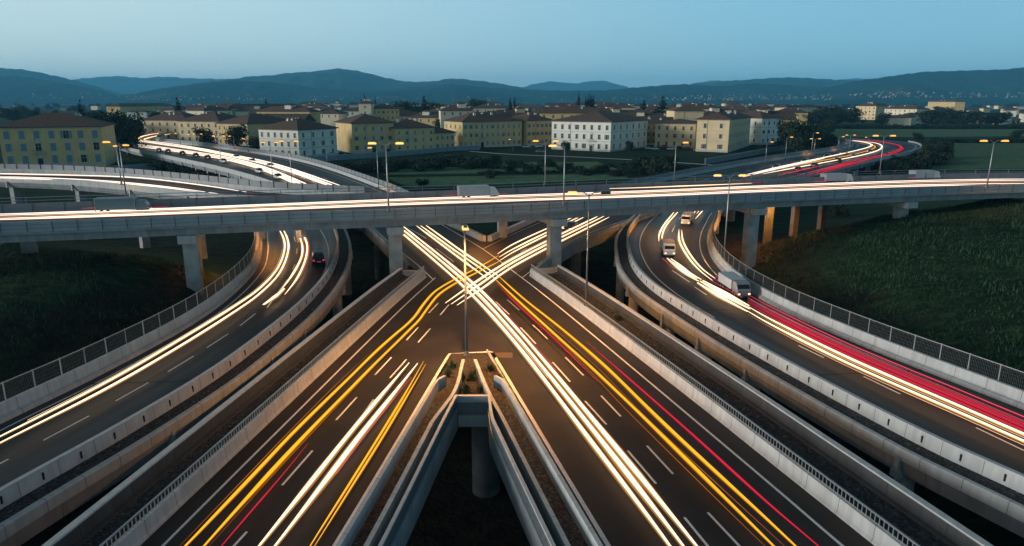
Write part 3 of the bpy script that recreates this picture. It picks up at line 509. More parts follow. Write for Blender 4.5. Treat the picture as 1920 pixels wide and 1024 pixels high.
# motorway viaducts on the far side of the overpass
def mway_viaduct(label, edge, other, s, y0, y1, gap):
    E_ = between(edge, y0, y1); t = thing('motorway_viaduct', label, 'viaduct', E_[len(E_) // 2]); loc = t.location.copy(); P = [p - loc for p in E_]
    mb = MB(); mb.sweep(P, [(0, -.05), (s * .02, .9), (s * .34, .9), (s * .4, -.5), (s * .1, -.6)]); mb.build('parapet', M['conc'], t)
    mb = MB(); mb.sweep(P, [(s * .1, -.61), (-s * .5, -2.0), (-s * 1.5, -2.0), (-s * 1.5, -.3)]); mb.build('girder', M['conc_girder'], t)
    A = between(other, y0, y1); mb = MB(); mb.loft([p + Vector((0, 0, -1.5)) - loc for p in E_], [p + Vector((0, 0, -1.5)) - loc for p in A]); mb.build('deck_underside', M['conc_pier'], t)
    L = arc(P)[-1]
    for d in np.arange(6, min(L, 190), gap):
        p, tt = at_s(P, d); nn = Vector((tt.y, -tt.x, 0)); c = p + loc - nn * s * 1.6; pier_box(t, loc, c.x, c.y, -1.9, 1.1, 1.6, math.atan2(tt.y, tt.x))
        mb = MB(); q = p + nn * s * .25; mb.box((q.x, q.y, -1.1), (.5, .3, 1.6), 0, math.atan2(tt.y, tt.x)); mb.build('drain_pipe', M['conc'], t)
mway_viaduct('long motorway viaduct with queueing car lights, left, behind the overpass', E_Lin, E_NWr, -1, 124, 560, 13)
_bb = [p for p in E_Rr if p.y > 138][:150]
mway_viaduct('long motorway viaduct with red streaks and vans, right, behind the overpass', _bb, _a, 1, 138, 460, 15)
# --- planted island and the two inner girders of the near V
isl = thing('planted_island', 'pointed island of soil, grass and low walls at the foot of the central lamp', 'island', (-4, 55, 0)); il = isl.location.copy()
A_L = smooth([W(835, 726), W(818, 736)] + offs(P_SWin, .75)[::-1][9:], 1.0); A_R = smooth([W(928, 726), W(946, 736)] + offs(P_SEin, -.9)[::-1][9:], 1.0)
def islwall(name, P, prof, m='conc', par=None): mb = MB(); mb.sweep([p - il for p in P], prof); return mb.build(name, M[m], par or isl)
Kl = offs(P_SWin, .45)[::-1]; Kr = offs(P_SEin, -.42)[::-1]
islwall('kerb', Kr, [(-.07, -.05), (-.07, .22), (.07, .22), (.07, -.05)], 'coping')
islwall('wall', [p for p in A_L], [(-.12, -.3), (-.12, 1.0), (.12, 1.0), (.12, -.3)]); islwall('wall', A_R, [(-.12, -.3), (-.12, 1.0), (.12, 1.0), (.12, -.3)])
B_L = smooth([W(869, 690)] + [W(*p) for p in ((853, 750),)] + [p for p in offs(P_SWin, 2.0)[::-1] if p.y < 44], 1.0); B_R = smooth([W(891, 690)] + [W(*p) for p in ((915, 750),)] + [p for p in offs(P_SEin, -2.35)[::-1] if p.y < 44], 1.0)
for P in (B_L, B_R): islwall('wall', P, [(-.13, -1.2), (-.13, .8), (.13, .8), (.13, -1.2)])
C_L = smooth([W(856, 762)] + [p for p in offs(P_SWin, 2.75)[::-1] if p.y < 44], 1.0); C_R = smooth([W(917, 762)] + [p for p in offs(P_SEin, -3.1)[::-1] if p.y < 44], 1.0)
for P, s in ((C_L, -1), (C_R, 1)):
    g = islwall('girder', P, [(-.12, -1.7), (-.12, -.1), (.12, -.1), (.12, -1.7)], 'conc_girder')
    mb = MB(); Q = [p - il for p in P]; mb.sweep(Q, [(-.1, .82), (.1, .82), (.1, .95), (-.1, .95)]); mb.build('handrail', M['coping'], g)
    mb = MB(); mb.sweep(Q, [(-.03, -.1), (-.03, .82), (.03, .82), (.03, -.1)]); posts(mb, Q, 1.6, s * -.06, -.1, .85, .07); mb.build('railing_panel', M['steel_dark'], g)
mb = MB(); mb.loft([p - il + Vector((0, 0, .03)) for p in A_L], [p - il + Vector((0, 0, .03)) for p in B_L]); mb.loft([p - il + Vector((0, 0, .03)) for p in B_R], [p - il + Vector((0, 0, .03)) for p in A_R]); mb.build('gravel_bed', M['gravel'], isl)
tip = [W(846, 664), W(920, 662), W(960, 740), W(917, 757), W(857, 757), W(806, 745)]; mb = MB()
mb.face([p - il + Vector((0, 0, .055)) for p in tip]); mb.build('soil_bed', M['soil'], isl)
xb = (W(857, 760) + W(918, 760)) / 2 - il; mb = MB(); mb.box((xb.x, xb.y, .55), (2.75, .3, .5)); mb.build('cross_wall', M['coping'], isl); mb = MB(); mb.box((xb.x, xb.y - .05, -1.15), (2.75, .5, .9)); mb.build('cross_beam', M['conc'], isl); mb = MB(); mb.box((xb.x, xb.y + .05, -.25), (2.7, .08, 1.1)); mb.box((xb.x, xb.y - .1, -.15), (.1, .1, .9)); mb.box((xb.x, xb.y - .1, -.62), (2.7, .08, .06)); mb.build('panel', M['screen'], isl)
# --- overpass
ov = thing('overpass', 'long straight concrete overpass crossing the whole view above the crossing', 'overpass', (0, 95, 0)); ol = ov.location.copy(); P = [p - ol for p in E_OV]
mb = MB(); mb.sweep(P, [(0, 7.28), (0, 8.5), (-.3, 8.5), (-.3, 7.28)]); fp = mb.build('parapet', M['parapet_panel'], ov)
mb = MB(); posts(mb, P, 2.6, .03, 7.3, 8.52, .07); mb.build('panel_joint', M['steel_dark'], fp)
mb = MB()
for z in (7.7, 8.12): mb.sweep(P, [(.003, z), (.025, z), (.025, z + .035), (.003, z + .035)])
mb.build('cable', M['steel_dark'], fp)
mb = MB(); mb.sweep(P, [(.12, 7.26), (.12, 7.05), (-.5, 6.95), (-.5, 6.1), (-1.3, 6.05), (-1.3, 7.26)]); mb.build('girder', M['conc_girder'], ov)
mb = MB(); mb.sweep(P, [(-1.31, 6.7), (-21, 6.7), (-21.5, 7.0), (-21.5, 7.7), (-21.1, 7.7), (-21.1, 7.45), (-1.31, 7.45)]); mb.build('deck_slab', M['conc_pier'], ov)
for o in (-7.5, -14, -20):
    mb = MB(); mb.sweep(P, [(o, 6.1), (o, 6.68), (o - .8, 6.68), (o - .8, 6.1)]); mb.build('girder', M['conc_girder'], ov)
for x, rear in ((-84, 1), (-62, 1), (-39, 0), (-15.3, 0), (6.0, 0), (38, 0), (64.5, 0), (90, 0)):
    p = min(E_OV, key=lambda q: abs(q.x - x)); i = E_OV.index(p); t_ = (E_OV[i + 1] - E_OV[i - 1]).normalized(); nn = Vector((t_.y, -t_.x, 0)); rz = math.atan2(t_.y, t_.x)
    c = p - nn * 2.4; pr = pier_box(ov, ol, c.x, c.y, 5.0, 1.7, 1.5, rz)
    a = p - nn * .15 - ol; b = p - nn * (20.8 if rear else 6.5) - ol; mb = MB(); m_ = (a + b) / 2; L = (a - b).length / 2
    q = [(-1.05, 5.15), (1.05, 5.15), (1.05, 6.04), (-1.05, 6.04)]
    mb.box((m_.x, m_.y, 5.55), (2.1, 2 * L, .98), 0, rz); mb.build('pier_cap', M['conc'], pr)
    for rr in ([-16.5] if rear else []): c = p + nn * rr; pier_box(ov, ol, c.x, c.y, 5.0, 1.5, 1.5, rz)
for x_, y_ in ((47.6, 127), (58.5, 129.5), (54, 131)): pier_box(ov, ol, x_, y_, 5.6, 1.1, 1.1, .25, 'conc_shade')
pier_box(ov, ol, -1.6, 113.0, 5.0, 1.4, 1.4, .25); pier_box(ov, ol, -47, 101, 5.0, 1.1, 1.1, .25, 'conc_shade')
mb = MB(); mb.sweep(P, [(-13.0, 7.49), (-13.1, 8.25), (-13.4, 8.25), (-13.5, 7.49)]); md = mb.build('median_barrier', M['screen'], ov)
mb = MB(); mb.sweep(P, [(-13.22, 8.25), (-13.22, 8.95), (-13.28, 8.95), (-13.28, 8.25)]); mb.build('screen', M['screen'], md)
mb = MB(); posts(mb, P, 3.3, -13.05, 7.6, 9.05, .09); mb.build('screen_post', M['steel_dark'], md)
mb = MB(); posts(mb, P, 5.5, -21.3, 7.7, 8.75, .09)
for z in (8.25, 8.7): mb.sweep(P, [(-21.26, z), (-21.34, z), (-21.34, z + .09), (-21.26, z + .09)])
mb.build('rear_railing', M['steel'], ov)
# --- flyover at the left
fv = thing('flyover', 'slender curved flyover at the left, joining the overpass from behind', 'flyover', (-75, 125, 0)); fl = fv.location.copy(); F = [p - fl for p in E_FF]; B = [p - fl for p in E_FB]
mb = MB(); mb.sweep(F, [(0, FLZ - .3), (0, FLZ + .8), (-.25, FLZ + .8), (-.25, FLZ - .3)]); mb.build('parapet', M['conc'], fv)
mb = MB(); mb.sweep(F, [(.05, FLZ - .31), (-.4, FLZ - 1.3), (-1.3, FLZ - 1.3), (-1.3, FLZ - .31)]); mb.build('girder', M['conc_girder'], fv)
mb = MB(); mb.sweep(B, [(0, FLZ - 1), (0, FLZ + .9), (.3, FLZ + .9), (.3, FLZ - 1)]); mb.build('parapet', M['conc'], fv)
mb = MB(); mb.sweep(B, [(-.06, FLZ + .4), (-.06, FLZ + 1.9), (-.12, FLZ + 1.9), (-.12, FLZ + .4)]); posts(mb, B, 3, 0, FLZ + .9, FLZ + 1.95, .1); mb.build('screen', M['screen'], fv)
mb = MB(); mb.loft([p + Vector((0, 0, FLZ - .9)) for p in F], [p + Vector((0, 0, FLZ - .9)) for p in B]); mb.build('deck_underside', M['conc_pier'], fv)
for d in (5, 22, 39, 56, 70, 83):
    p, tt = at_s(F, d + 30); nn = Vector((tt.y, -tt.x, 0)); c = p + fl - nn * 1.4; pier_box(fv, fl, c.x, c.y, FLZ - 1.25, 1.0, 1.5, math.atan2(tt.y, tt.x)); mb = MB(); q = p + nn * .12; mb.box((q.x, q.y, FLZ - .7), (.3, .3, 1.2), 0, math.atan2(tt.y, tt.x)); mb.build('drain_pipe', M['conc'], fv)
# ------------------------------------------------------------------ vehicles
def section(mb, secs, m=0):
    """body lofted along x: (x, half width low, half width high, z low, z high)"""
    rings = [[Vector((x, -a, z0)), Vector((x, -max(a, b) * 1.0, z0 + (z1 - z0) * .55)), Vector((x, -b, z1)), Vector((x, b, z1)), Vector((x, max(a, b), z0 + (z1 - z0) * .55)), Vector((x, a, z0))] for x, a, b, z0, z1 in secs]
    for r, q in zip(rings, rings[1:]):
        for j in range(6): mb.face([r[j], r[(j + 1) % 6], q[(j + 1) % 6], q[j]], m)
    mb.face(rings[0], m); mb.face(rings[-1][::-1], m)
def wheel(par, x, y, r=.32, w=.22):
    mb = MB(); mb.tube([Vector((0, -w / 2, 0)), Vector((0, w / 2, 0))], r, 0, 16); o = mb.build('wheel', M['tyre'], par, loc=(x, y, r))
    mb = MB(); mb.tube([Vector((0, -w / 2 - .01, 0)), Vector((0, w / 2 + .01, 0))], r * .6, 0, 12); mb.build('rim', M['rim'], o)
def lightpart(par, name, c, d, m): mb = MB(); mb.box((0, 0, 0), d); return mb.build(name, M[m], par, loc=c)
def make_car(label, paint, loc, rz, group=None, lights=True, estate=False, rack=False, cat='car', head='white_hot'):
    t = thing('car', label, cat, loc, rz, group); b = M[paint]; k = 1.0 if not estate else 1.12
    mb = MB(); section(mb, [(-2.15, .74, .70, .38, .72), (-2.05, .84, .80, .25, .88), (-1.2, .88, .84, .22, .92), (.6, .88, .84, .22, .92), (1.35, .86, .80, .22, .84), (2.0, .82, .72, .24, .70), (2.18, .70, .62, .34, .58)]); mb.build('body', b, t)
    mb = MB(); section(mb, [(-2.0 if estate else -1.75, .76, .66, .88, .92), (-1.75 if estate else -1.15, .77, .62, .88, 1.40 * k), (.15, .77, .62, .88, 1.42 * k), (1.0, .76, .66, .84, .88)]); mb.build('window', M['glass'], t)
    mb = MB(); section(mb, [(-1.72 if estate else -1.1, .62, .58, 1.39 * k, 1.43 * k), (-.6, .64, .60, 1.41 * k, 1.47 * k), (.12, .62, .58, 1.40 * k, 1.45 * k)]); r = mb.build('roof', b, t)
    if rack:
        for y in (-.5, .5): mb = MB(); mb.bar((-1.6, y, 1.47 * k + .06), (.1, y, 1.47 * k + .06), .05); mb.build('rack_rail', M['steel'], r)
        mb = MB()
        for i in range(9): mb.bar((-1.3 + .0, -.52 + i * .13, 1.47 * k + .1), (.15, -.52 + i * .13, 1.47 * k + .1), .05)
        mb.build('roof_slats', M['coping'], r)
    for x in (-1.35, 1.3):
        for y in (-.76, .76): wheel(t, x, y)
    for y in (-.6, .6):
        lightpart(t, 'headlight', (2.06, y, .60), (.2, .32, .16), head if lights else 'plate'); lightpart(t, 'tail_light', (-2.1, y * 1.08, .74), (.14, .26, .22), 'red' if lights else 'car_red')
    lightpart(t, 'number_plate', (-2.165, 0, .56), (.04, .5, .12), 'plate'); return t
def make_truck(label, loc, rz, L=8.0, H=3.1, box='truck_box', cab='car_white', rear=True, lit=True, group=None):
    t = thing('box_truck', label, 'lorry', loc, rz, group); t.scale = (.74, .74, .74); w = 1.2
    mb = MB(); x0, x1 = -L / 2, L / 2 - 2.1; mb.box(((x0 + x1) / 2, 0, (H + 1.0) / 2), (x1 - x0, 2 * w, H - 1.0)); c = mb.build('cargo_box', M[box], t)
    mb = MB()
    for x in (x0 + .03, x1 - .03): mb.box((x, 0, (H + 1) / 2), (.1, 2 * w + .04, H - .96))
    mb.box(((x0 + x1) / 2, -w, H - .02), (x1 - x0, .06, .08)); mb.box(((x0 + x1) / 2, w, H - .02), (x1 - x0, .06, .08)); mb.build('trim', M['steel'], c)
    mb = MB(); section(mb, [(x1 + .12, 1.1, 1.08, .45, 2.5), (x1 + 1.3, 1.1, 1.05, .45, 2.5), (x1 + 1.9, 1.1, 1.05, .45, 1.6), (x1 + 2.1, 1.05, 1.02, .45, 1.25)]); cb = mb.build('cab', M[cab], t)
    mb = MB(); mb.face([(x1 + 1.36, -.92, 2.4), (x1 + 1.36, .92, 2.4), (x1 + 1.93, .95, 1.58), (x1 + 1.93, -.95, 1.58)]); mb.build('windscreen', M['glass'], cb)
    mb = MB(); mb.box(((x0 + x1) / 2 + .6, 0, .8), (L - 1.2, .9, .3)); mb.build('chassis', M['steel_dark'], t)
    for x in (x0 + .9, x0 + 1.9, x1 + 1.1):
        for y in (-.95, .95): wheel(t, x, y, .48, .32)
    for y in (-.8, .8):
        lightpart(t, 'headlight', (x1 + 2.08, y, .8), (.14, .34, .2), 'white_hot' if lit else 'plate'); lightpart(t, 'tail_light', (x0 - .03, y * 1.2, 1.0), (.08, .34, .28), 'red'); lightpart(t, 'tail_light', (x0 - .03, y * 1.2, H - .12), (.06, .3, .1), 'red')
    return t
def head(path, y):
    p = min(path, key=lambda q: (q - y).length); i = min(max(path.index(p), 1), len(path) - 2); t = path[i + 1] - path[i - 1]; return math.atan2(t.y, t.x)
def hd(px, py, qx, qy, z=0): a = W(px, py, z); b = W(qx, qy, z); return math.atan2(b.y - a.y, b.x - a.x)
p = W(597, 492); make_car('black estate car with roof slats and glowing tail lights on the left ramp', 'car_black', (p.x, p.y, .01), hd(597, 492, 590, 455), estate=True, rack=True)
p = W(1071, 432); make_car('dark hatchback with headlights on, coming through the far right arm under the overpass', 'car_black', (p.x, p.y, .01), hd(1080, 428, 1040, 445))
p = W(1252, 477); make_truck('small box lorry with a pale roof in the outer lane of the right ramp', (p.x, p.y, .01), hd(1238, 455, 1257, 488), 5.5, 2.6, 'truck_box', 'car_white')
p = W(1288, 420); make_truck('box lorry coming out from under the overpass onto the right ramp', (p.x, p.y, .01), hd(1298, 405, 1276, 430), 6, 2.6, 'truck_box', 'car_white')
p = W(1376, 549); make_truck('grey box lorry among the red streaks in the bend of the right ramp', (p.x, p.y, .01), hd(1350, 538, 1400, 572), 7.5, 2.5, 'truck_box', 'car_grey')
def ovtruck(label, px, py, L, H, box, cab, sgn=1): p = W(px, py, OVZ); rz = head(E_OV, Vector((p.x, p.y, 0))); make_truck(label, (p.x, p.y, OVZ + .01), rz if sgn > 0 else rz + math.pi, L, H, box, cab, group='lorries driving along the overpass')
ovtruck('blue grey box lorry at the left end of the overpass', 234, 402, 8.5, 3.0, 'truck_blue', 'truck_blue')
ovtruck('white box lorry in the middle of the overpass, nearest the central lamp', 897, 375, 8.2, 2.9, 'truck_box', 'car_white')
ovtruck('white box lorry right of the middle of the overpass, left of the last white lorry', 1568, 346, 7.6, 2.6, 'truck_box', 'car_white')
ovtruck('white box lorry nearest the right end of the overpass', 1733, 340, 7.4, 2.7, 'truck_box', 'car_white')
SM = []
def small(label, px, py, paint, rz, group, z=0.0, lights=True, estate=False):
    """copies of a few finished cars"""
    key = (paint, lights, estate)
    src = next((s for k, s in SM if k == key), None); p = W(px, py, z); zz = z
    if src is None: src = make_car(label, paint, (p.x, p.y, zz + .01), rz, group, lights, estate); SM.append((key, src)); return src
    return dup(src, (p.x, p.y, zz + .01), rz, label, group)
G = 'cars queueing on the left motorway'
for i, (x, y, c, lb) in enumerate([(487, 324, 'car_white', 'white car on the left motorway, second nearest of the queue by the overpass'), (522, 335, 'car_white', 'white car on the left motorway, nearest to the overpass'), (444, 297, 'car_white', 'white car in the upper lane of the left motorway, left of a grey one'), (474, 305, 'car_grey', 'grey car in the upper lane of the left motorway, between two white streaks'), (508, 314, 'car_grey', 'grey car leading the upper lane of the left motorway queue'),
                                     (390, 298, 'car_black', 'black car on the near edge lane of the left motorway, before the nearest double lamp'), (368, 294, 'car_black', 'black car on the near edge lane of the left motorway, third from the bend'), (343, 290, 'car_black', 'black car on the near edge lane of the left motorway, second from the bend'), (316, 286, 'car_grey', 'grey car on the near edge lane of the left motorway, closest to the bend'), (299, 284, 'car_blue', 'blue car on the near edge lane of the left motorway, beside the big dark tree'), (420, 305, 'car_white', 'white car in the near edge lane of the left motorway, under a lamp arm')]):
    p = W(x, y); small(lb, x, y, c, head(E_Lin, p) + math.pi, G)
G = 'dark cars and vans on the right motorway'
for x, y, c, lb in [(1509, 305, 'car_grey', 'grey van in the middle lane of the right motorway, between two white streaks'), (1551, 296, 'car_black', 'black car in the middle lane of the right motorway, ahead of the grey van'), (1582, 290, 'car_black', 'black car in the middle lane of the right motorway, near the bend'), (1456, 317, 'car_grey', 'grey van in the middle lane of the right motorway, nearest to the overpass'), (1528, 313, 'car_blue', 'blue car in the red streaked lane of the right motorway, behind a lamp post'), (1571, 303, 'car_black', 'black car in the red streaked lane of the right motorway, fourth from the overpass'), (1602, 296, 'car_grey', 'grey car in the red streaked lane of the right motorway, close to the bend'), (1497, 321, 'car_black', 'black car in the red streaked lane of the right motorway, nearest to the overpass'), (1632, 287, 'car_black', 'black car furthest round the bend of the right motorway')]:
    p = W(x, y); small(lb, x, y, c, head(E_Rr, p) + (0 if 'red' in lb else math.pi), G, 0, True, 'van' in lb)
G = 'cars parked beside the town houses'
for x, y, c, lb, rz in [(987, 277, 'car_white', 'white parked car at the left end of the row before the dark yellow house', .3), (1011, 276, 'car_white', 'white parked car right of another one before the dark yellow house', .3), (1000, 278, 'car_blue', 'blue parked car between two white ones before the dark yellow house', .3), (1013, 286, 'car_grey', 'grey parked car on the grass edge left of the white palazzo', .1), (1217, 280, 'car_white', 'white parked car closest to the right side of the white palazzo', .2), (1228, 281, 'car_white', 'white parked car beside another one near the white palazzo', .2), (1238, 276, 'car_blue', 'blue parked car before the wide yellow house', .5), (1246, 277, 'car_red', 'dark red parked car before the wide yellow house', .5), (1258, 281, 'car_white', 'white parked car under the single lamp before the wide yellow house', .2),
                        (1290, 280, 'car_red', 'dark red parked car in the gap between the two yellow houses', .2), (1308, 283, 'car_grey', 'grey parked car at the left corner of the tall ochre house', .1), (1319, 283, 'car_black', 'black parked car before the tall ochre house', .1), (1333, 284, 'car_red', 'dark red parked car before the tall ochre house door', .1), (1274, 279, 'car_black', 'black parked car left of the dark red one between the yellow houses', .3), (640, 289, 'car_black', 'black parked car between the small white house and the yellow palazzo', .4), (616, 291, 'car_white', 'white parked car behind the garden wall at the small white house', .4), (407, 276, 'car_white', 'white parked car among the lamps by the left motorway houses', .2)]:
    p = W(x, y, ZP); o = small(lb, x, y, c, rz, G, ZP, False); o.location.z = tz(p.x, p.y) + .02
# ------------------------------------------------------------------ light streaks: each traffic stream drawn by its lamps, one thing per vehicle's set of lamps
def trail(label, paths, z=.7, r=.13, core='white_hot', edge='amber', er=.38, flat=.7, group=None, step=1.5):
    r *= .74; W0 = [smooth([W(a, b, z) for a, b in p], step) for p in paths]; c = W0[0][len(W0[0]) // 2]; t = thing('light_trail', label, 'light trail', c, 0, group or 'light trails of the passing traffic')
    for P in W0:
        n = len(P); ph = random.uniform(0, 6); rr = [r * (1 + .10 * math.sin(i * .21 + ph) + .06 * math.sin(i * .73 + 2 * ph)) * min(1, .2 + min(i, n - 1 - i) * .14) for i in range(n)]
        P = [p - c for p in P]; mb = MB(); mb.tube(P, rr, 0, 8, flat)
        if edge:
            for s in (-1, 1): mb.tube([p + nn * s * q * 1.05 - Vector((0, 0, .03)) for p, nn, q in zip(P, normals(P), rr)], [q * er for q in rr], 1, 6, flat)
        if core == 'white_hot' and r > .05:
            for s in (-1, 1): mb.tube([p + nn * s * q * 1.75 - Vector((0, 0, .07)) for p, nn, q in zip(P, normals(P), rr)], [q * .5 for q in rr], 2, 6, .5)
        mb.build('streak', [M[core], M[edge or core], M['amber_dim']], t)
        if core == 'white_hot' and r > .05 and random.random() < .6:
            mb = MB(); o_ = random.choice((-1, 1)) * r * random.uniform(2.2, 3.2); k0 = int(n * random.uniform(0, .3)); k1 = int(n * random.uniform(.6, 1))
            if k1 - k0 > 3: mb.tube(offs(P, o_)[k0:k1], random.uniform(.018, .03), 0, 5); mb.build('faint_streak', M[random.choice(['amber', 'amber', 'pink'])], t)
    return t
A1 = [(752, 421), (889, 533), (960, 606), (1137, 816), (1307, 1024), (1345, 1072)]; A2 = [(744, 421), (880, 535), (960, 620), (1120, 816), (1282, 1024), (1318, 1072)]; A3 = [(735, 421), (870, 538), (960, 635), (1100, 816), (1257, 1024), (1290, 1072)]
trail('triple white light trail running straight across to the bottom, right of the island', [A1, A2, A3], r=.17)
trail('triple white light trail in the far left arm, turning yellow past the middle', [[(797, 421), (865, 470), (934, 517)], [(786, 421), (858, 473), (927, 521)], [(778, 421), (851, 476), (916, 524)]], r=.15)
YS1 = [(932, 515), (982, 560), (1060, 622), (1135, 687), (1219, 769), (1268, 816), (1440, 975), (1492, 1024), (1550, 1078)]; YS2 = [(925, 520), (967, 560), (1035, 622), (1110, 690), (1192, 768), (1242, 817), (1440, 1013), (1500, 1072)]
trail('double yellow light trail down the right arm, between white and red trails', [YS1, YS2], r=.16, core='gold', edge='gold_dim', er=.5)
trail('thin yellow edge lines left of the double yellow trail in the right arm', [[(1020, 612), (1095, 685), (1170, 764), (1226, 820), (1425, 1015), (1475, 1062)], [(975, 562), (1047, 624), (1121, 690), (1199, 770), (1257, 826), (1445, 1000), (1510, 1060)]], r=.035, core='gold_dim', edge=None)
trail('short red light trail close to the left of the yellow pair in the right arm', [[(931, 530), (962, 563), (1040, 636), (1121, 716)]], r=.085, core='red', edge='red_dim')
trail('long red light trail beside the right edge line of the right arm', [[(1100, 641), (1200, 728), (1302, 818), (1440, 943), (1535, 1024), (1590, 1072)]], r=.10, core='red', edge='red_dim')
trail('triple white light trail from the far right arm ending left of the central lamp post', [[(1128, 402), (960, 486), (890, 530), (835, 568)], [(1135, 404), (960, 493), (897, 535), (846, 570)], [(1142, 407), (960, 501), (905, 540), (857, 572)]], r=.17)
trail('triple white light trail in the far right arm that turns into the bending yellow pair', [[(1081, 404), (960, 459), (933, 476)], [(1092, 404), (960, 468), (936, 482)], [(1099, 405), (960, 474), (938, 488)]], r=.15)
YW1 = [(935, 479), (905, 497), (870, 515), (838, 532), (815, 547), (792, 573), (778, 593), (760, 611), (742, 626), (705, 659), (655, 708), (545, 816), (480, 885), (347, 1024), (300, 1072)]; YW2 = [(938, 489), (905, 506), (872, 522), (843, 538), (822, 553), (800, 580), (785, 601), (770, 616), (755, 631), (705, 680), (660, 726), (572, 816), (480, 915), (382, 1024), (340, 1072)]
trail('double yellow light trail that bends from the far right arm into the left arm', [YW1, YW2], r=.16, core='gold', edge='gold_dim', er=.5)
trail('thin orange edge lines beside the bending double yellow trail', [[(698, 658), (646, 706), (536, 816), (470, 885), (335, 1026)], [(700, 690), (582, 815), (490, 915), (392, 1024)]], r=.035, core='gold_dim', edge=None)
trail('double white light trail in the left arm starting beside the yellow one at the island', [[(767, 680), (712, 744), (652, 816), (580, 906), (485, 1024), (446, 1072)], [(783, 681), (733, 744), (675, 816), (606, 906), (515, 1024), (476, 1072)]], r=.17)
trail('yellow light trail at the inner side of the left arm, right of the white pair', [[(794, 678), (756, 744), (712, 816), (655, 907), (581, 1024), (552, 1072)], [(798, 683), (761, 746), (717, 820), (660, 911), (587, 1028)]], r=.10, core='gold', edge='gold_dim', er=.6)
trail('short red light trail in the left arm between yellow pair and lane dashes', [[(577, 832), (530, 890), (480, 948), (415, 1024), (370, 1078)]], r=.08, core='red', edge='red_dim')
trail('white light trail pair along the inner lane of the left ramp', [[(521, 426), (531, 445), (534, 462), (526, 492), (510, 517), (480, 546), (447, 569), (350, 629), (200, 716), (0, 818), (-60, 848)], [(529, 426), (538, 445), (541, 463), (533, 494), (517, 521), (480, 556), (452, 576), (350, 641), (200, 728), (0, 830), (-60, 861)]], r=.13)
trail('white light trail pair along the middle lane of the left ramp, beside the black car', [[(551, 425), (562, 445), (567, 462), (565, 482), (548, 515), (525, 546)], [(560, 425), (571, 445), (576, 462), (572, 488), (556, 523), (534, 552)]], r=.14)
trail('short thick white streak at the end of the middle lane trails on the left ramp', [[(533, 541), (514, 557), (494, 571)]], r=.62, flat=.35)
trail('white light trail pair in the outer lane of the right ramp, behind the small lorry', [[(1267, 394), (1244, 423), (1236, 440), (1235, 452)], [(1274, 394), (1249, 423), (1242, 440), (1241, 452)]], r=.15)
trail('white light trail pair curving through the inner lane of the right ramp', [[(1273, 430), (1274, 452), (1291, 483), (1312, 507), (1336, 526)], [(1278, 431), (1281, 452), (1297, 481), (1318, 505), (1341, 522)]], r=.14)
trail('white light trail pair ahead of the lorry coming out from under the overpass', [[(1307, 391), (1298, 403), (1290, 411)], [(1321, 391), (1313, 400), (1304, 410)], [(1314, 391), (1306, 401)]], r=.15)
trail('white streaks in front of the small lorry on the right ramp', [[(1251, 484), (1268, 499), (1290, 516), (1310, 527)], [(1258, 485), (1272, 495), (1292, 511), (1315, 524)], [(1262, 492), (1285, 510), (1307, 522)]], r=.33, flat=.5)
trail('broad blinding white streak of a lorry in the bend of the right ramp', [[(1308, 530), (1350, 556), (1402, 584)], [(1313, 527), (1353, 551), (1406, 579)], [(1318, 526), (1356, 547), (1404, 573)]], r=.50, edge='amber', flat=.4)
RW = lambda dy: [(x, y + dy * (.72 + .28 * (x - 1440) / 480)) for x, y in ((1402, 584), (1440, 606), (1580, 677), (1700, 731), (1785, 768), (1920, 828), (2010, 867), (2200, 948), (2420, 1040))]
trail('white light trail pair along the lower side of the broad red band, right ramp', [RW(-1), RW(-14)], r=.15)
trail('thin warm light line below the white pair on the right ramp', [RW(7), RW(-7)], r=.035, core='amber', edge=None)
trail('broad red light trail of many streaks along the right ramp', [RW(-21.5), RW(-26.5), RW(-32.5)], r=.105, core='red', edge='red_dim', er=.5)
trail('fine pink lines within the broad red trail on the right ramp', [RW(-19), RW(-29.5), RW(-36.5), RW(-39)], r=.03, core='pink', edge=None)
trail('separate red light trail along the inner edge of the right ramp', [RW(-46)], r=.10, core='pink', edge='red_dim', er=.8)
trail('short red streaks before the grey lorry on the right ramp', [[(1337, 522), (1362, 535)], [(1341, 518), (1366, 532)], [(1345, 515), (1370, 529)]], r=.2, core='red', edge='red_dim')
OVT = lambda dy: [(-120, 404 + dy), (0, 402 + dy), (250, 394 + dy), (480, 385 + dy), (730, 375 + dy), (960, 367 + dy), (1210, 358.5 + dy), (1440, 349 + dy), (1715, 339.5 + dy), (1850, 337 + dy), (1920, 336.5 + dy), (2040, 336.5 + dy)]
def ovtrail(label, dys, r, **k): trail(label, [OVT(d) for d in dys], OVZ + .6, r, step=3, **{**dict(core='white_cool', edge='blush', er=.45), **k})
ovtrail('white light trail along the far lane of the overpass, passing under the lorries', (-.6, 1.8), .135)
ovtrail('white light trail along the near lane of the overpass, next to the front parapet', (7.6, 10.0), .14)
ovtrail('faint warm light trail between the two white ones on the overpass', (4.4,), .07, core='amber', edge=None)
trail('broken white light trail in the back lane of the overpass, behind the median screen, right', [[(1143, 353.5), (1200, 352), (1320, 347.5), (1410, 343.5)]], OVZ + .9, .16, step=2); trail('short red streak at the right end of the broken white trail on the overpass', [[(1412, 343), (1446, 339)]], OVZ + .9, .15, 'red', 'red_dim')
for lb, px, py in (('short white streak behind the median screen, left of two others near the blue grey lorry', 371, 381), ('short white streak behind the median screen, middle one of three near the blue grey lorry', 421, 378.5), ('short white streak behind the median screen, nearest the flyover junction', 468, 377)): trail(lb, [[(px - 8, py + .3), (px + 9, py - .3)]], OVZ + .5, .16)
